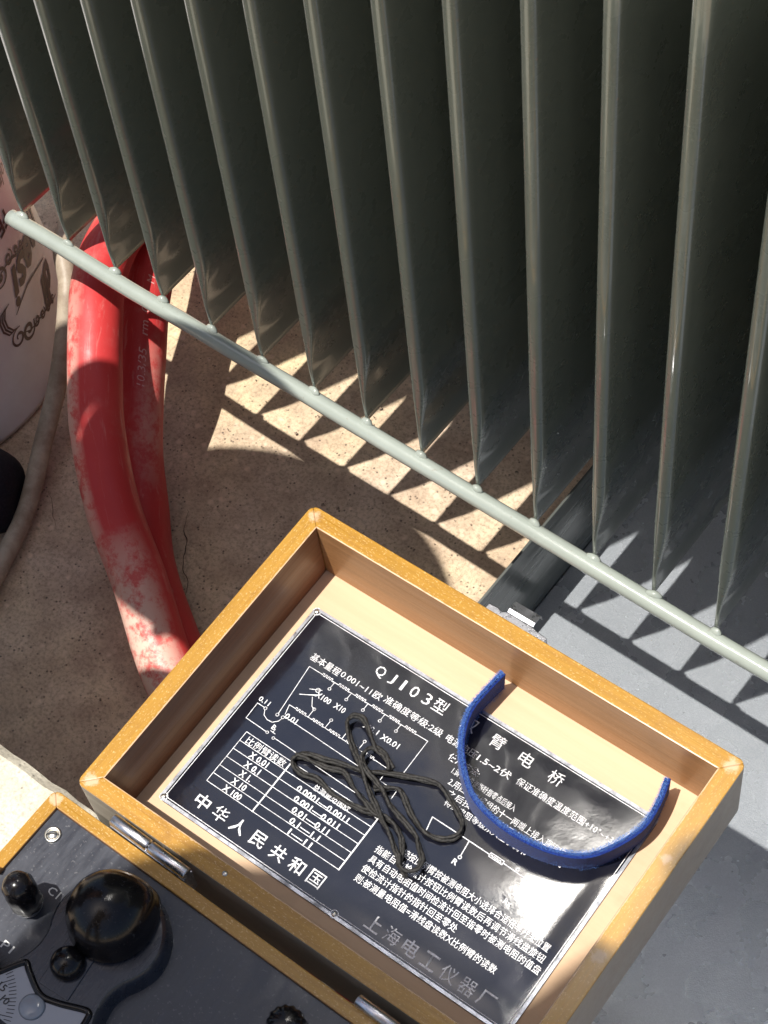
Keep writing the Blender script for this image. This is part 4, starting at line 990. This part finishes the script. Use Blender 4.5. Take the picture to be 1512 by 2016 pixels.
hgrp = P_(0.103, -0.240, 0.485); head(hp, hgrp, (1.0, 0.1, 0.0), (0.086, 0.130))
def shoe(toe, heel, parent, w=0.045, h=0.062):
    T = Vector(toe); H = Vector(heel); d = (T - H).normalized(); L = (T - H).length; s = Vector((-d.y, d.x, 0)); V = []; F = []; n = 40; seg = 40
    for i in range(n):
        t = i / (n - 1); xx = L * (1 - math.cos(math.pi * t)) / 2
        prof = max(0.02, math.sin(math.pi * min(1, max(0, 0.02 + 0.96 * t))) ** 0.42); ww = w * prof * (0.82 + 0.22 * t)
        hh = h * prof * (1.15 - 0.42 * t)
        for k in range(seg):
            a = 2 * math.pi * k / seg; z = math.sin(a); y = math.cos(a)
            V.append(H + d * xx + s * (abs(y) ** 0.8 * (1 if y > 0 else -1) * ww) + Vector((0, 0, (z * 0.5 + 0.5) * hh if z > -0.75 else 0.0)))
    for i in range(n - 1):
        for k in range(seg): F.append((i * seg + k, i * seg + (k + 1) % seg, (i + 1) * seg + (k + 1) % seg, (i + 1) * seg + k))
    F += [tuple(range(seg)), tuple((n - 1) * seg + k for k in range(seg))]
    return pyd('shoe', V, F, M['shoe'], parent, smooth=True)
shoe(P_(0.027, -0.093, ZG), P_(-0.235, -0.250, ZG), hp); shoe(P_(0.035, -0.47, ZG), P_(-0.20, -0.62, ZG), hp)
def hand(c, d, parent, ma):
    c = Vector(c); d = Vector(d).normalized(); s = d.cross(Vector((0, 0, 1))).normalized(); up = s.cross(d)
    js = [(tuple(c), .026, .014), (tuple(c + d * 0.07), .034, .013)]; es = [(0, 1)]
    for k, (o_, l) in enumerate(((-0.028, .06), (-0.010, .072), (0.010, .068), (0.028, .052))):
        a = len(js); js += [(tuple(c + d * 0.08 + s * o_), .0095), (tuple(c + d * (0.08 + l * .5) + s * o_ * 1.1 - up * .006), .0085), (tuple(c + d * (0.08 + l * .9) + s * o_ * 1.1 - up * .024), .007)]
        es += [(1, a), (a, a + 1), (a + 1, a + 2)]
    a = len(js); js += [(tuple(c + d * .03 - s * .036), .011), (tuple(c + d * .065 - s * .052 - up * .01), .0085)]; es += [(0, a), (a, a + 1)]
    return skin_body('hand', js, es, ma, parent)
hand(P_(0.115, -0.345, 0.335), (1, 0.05, 0.0), hp, M['skin']); hand(P_(0.01, -0.388, 0.32), (1, 0.06, 0), hp, M['skin'])

# the photographer, standing in front and to the left of the camera's near side
ph = empty('person', 'person leaning over the instrument from the near side with a phone, out of view', 'person', (0.45, -1.0, ZG))
inv = Vector((-0.45, 1.0, -ZG))
J = [(P_(0.460, -1.000, 0.72), .15, .12), (P_(0.450, -0.880, 0.92), .14, .11), (P_(0.440, -0.715, 1.08), .17, .12), (P_(0.480, -0.610, 1.17), .07, .06), (P_(0.470, -0.550, 1.20), .055),
     (P_(0.276, -0.642, 1.12), .065), (P_(0.300, -0.630, 0.90), .05), (P_(0.46, -0.62, 0.985), .038), (P_(0.56, -0.60, 1.00), .03),
     (P_(0.620, -0.670, 1.12), .065), (P_(0.740, -0.770, 0.90), .048), (P_(0.80, -0.66, 0.985), .036), (P_(0.80, -0.63, 1.00), .03),
     (P_(0.36, -1.05, 0.66), .10), (P_(0.34, -1.00, 0.28), .075), (P_(0.33, -1.06, -0.12), .045),
     (P_(0.57, -1.05, 0.66), .10), (P_(0.60, -1.00, 0.28), .075), (P_(0.62, -1.06, -0.12), .045)]
Ed = [(0, 1), (1, 2), (2, 3), (3, 4), (2, 5), (5, 6), (6, 7), (7, 8), (2, 9), (9, 10), (10, 11), (11, 12), (0, 13), (13, 14), (14, 15), (0, 16), (16, 17), (17, 18)]
skin_body('body', J, Ed, M['shirt'], ph); head(ph, P_(0.505, -0.520, 1.26), (0.15, 0.75, -0.6))
hand(P_(0.56, -0.60, 1.00), (1, 0.25, 0.1), ph, M['skin']); hand(P_(0.80, -0.63, 1.00), (-0.2, 1, 0.1), ph, M['skin'])
shoe(P_(0.33, -0.92, ZG), P_(0.33, -1.19, ZG), ph); shoe(P_(0.63, -0.92, ZG), P_(0.62, -1.19, ZG), ph)
phm = boxm('phone', (-0.08, -0.004, -0.038), (0.08, 0.004, 0.038), M['ink'], None, bevel=0.003)
phm.matrix_basis = Matrix.Translation(CP - fw * 0.06) @ co.matrix_world.to_3x3().to_4x4() @ Matrix.Rotation(R(90), 4, 'X') @ Matrix.Rotation(R(90), 4, 'Y')
tag(phm, 'black phone held over the instrument, out of view', 'phone')
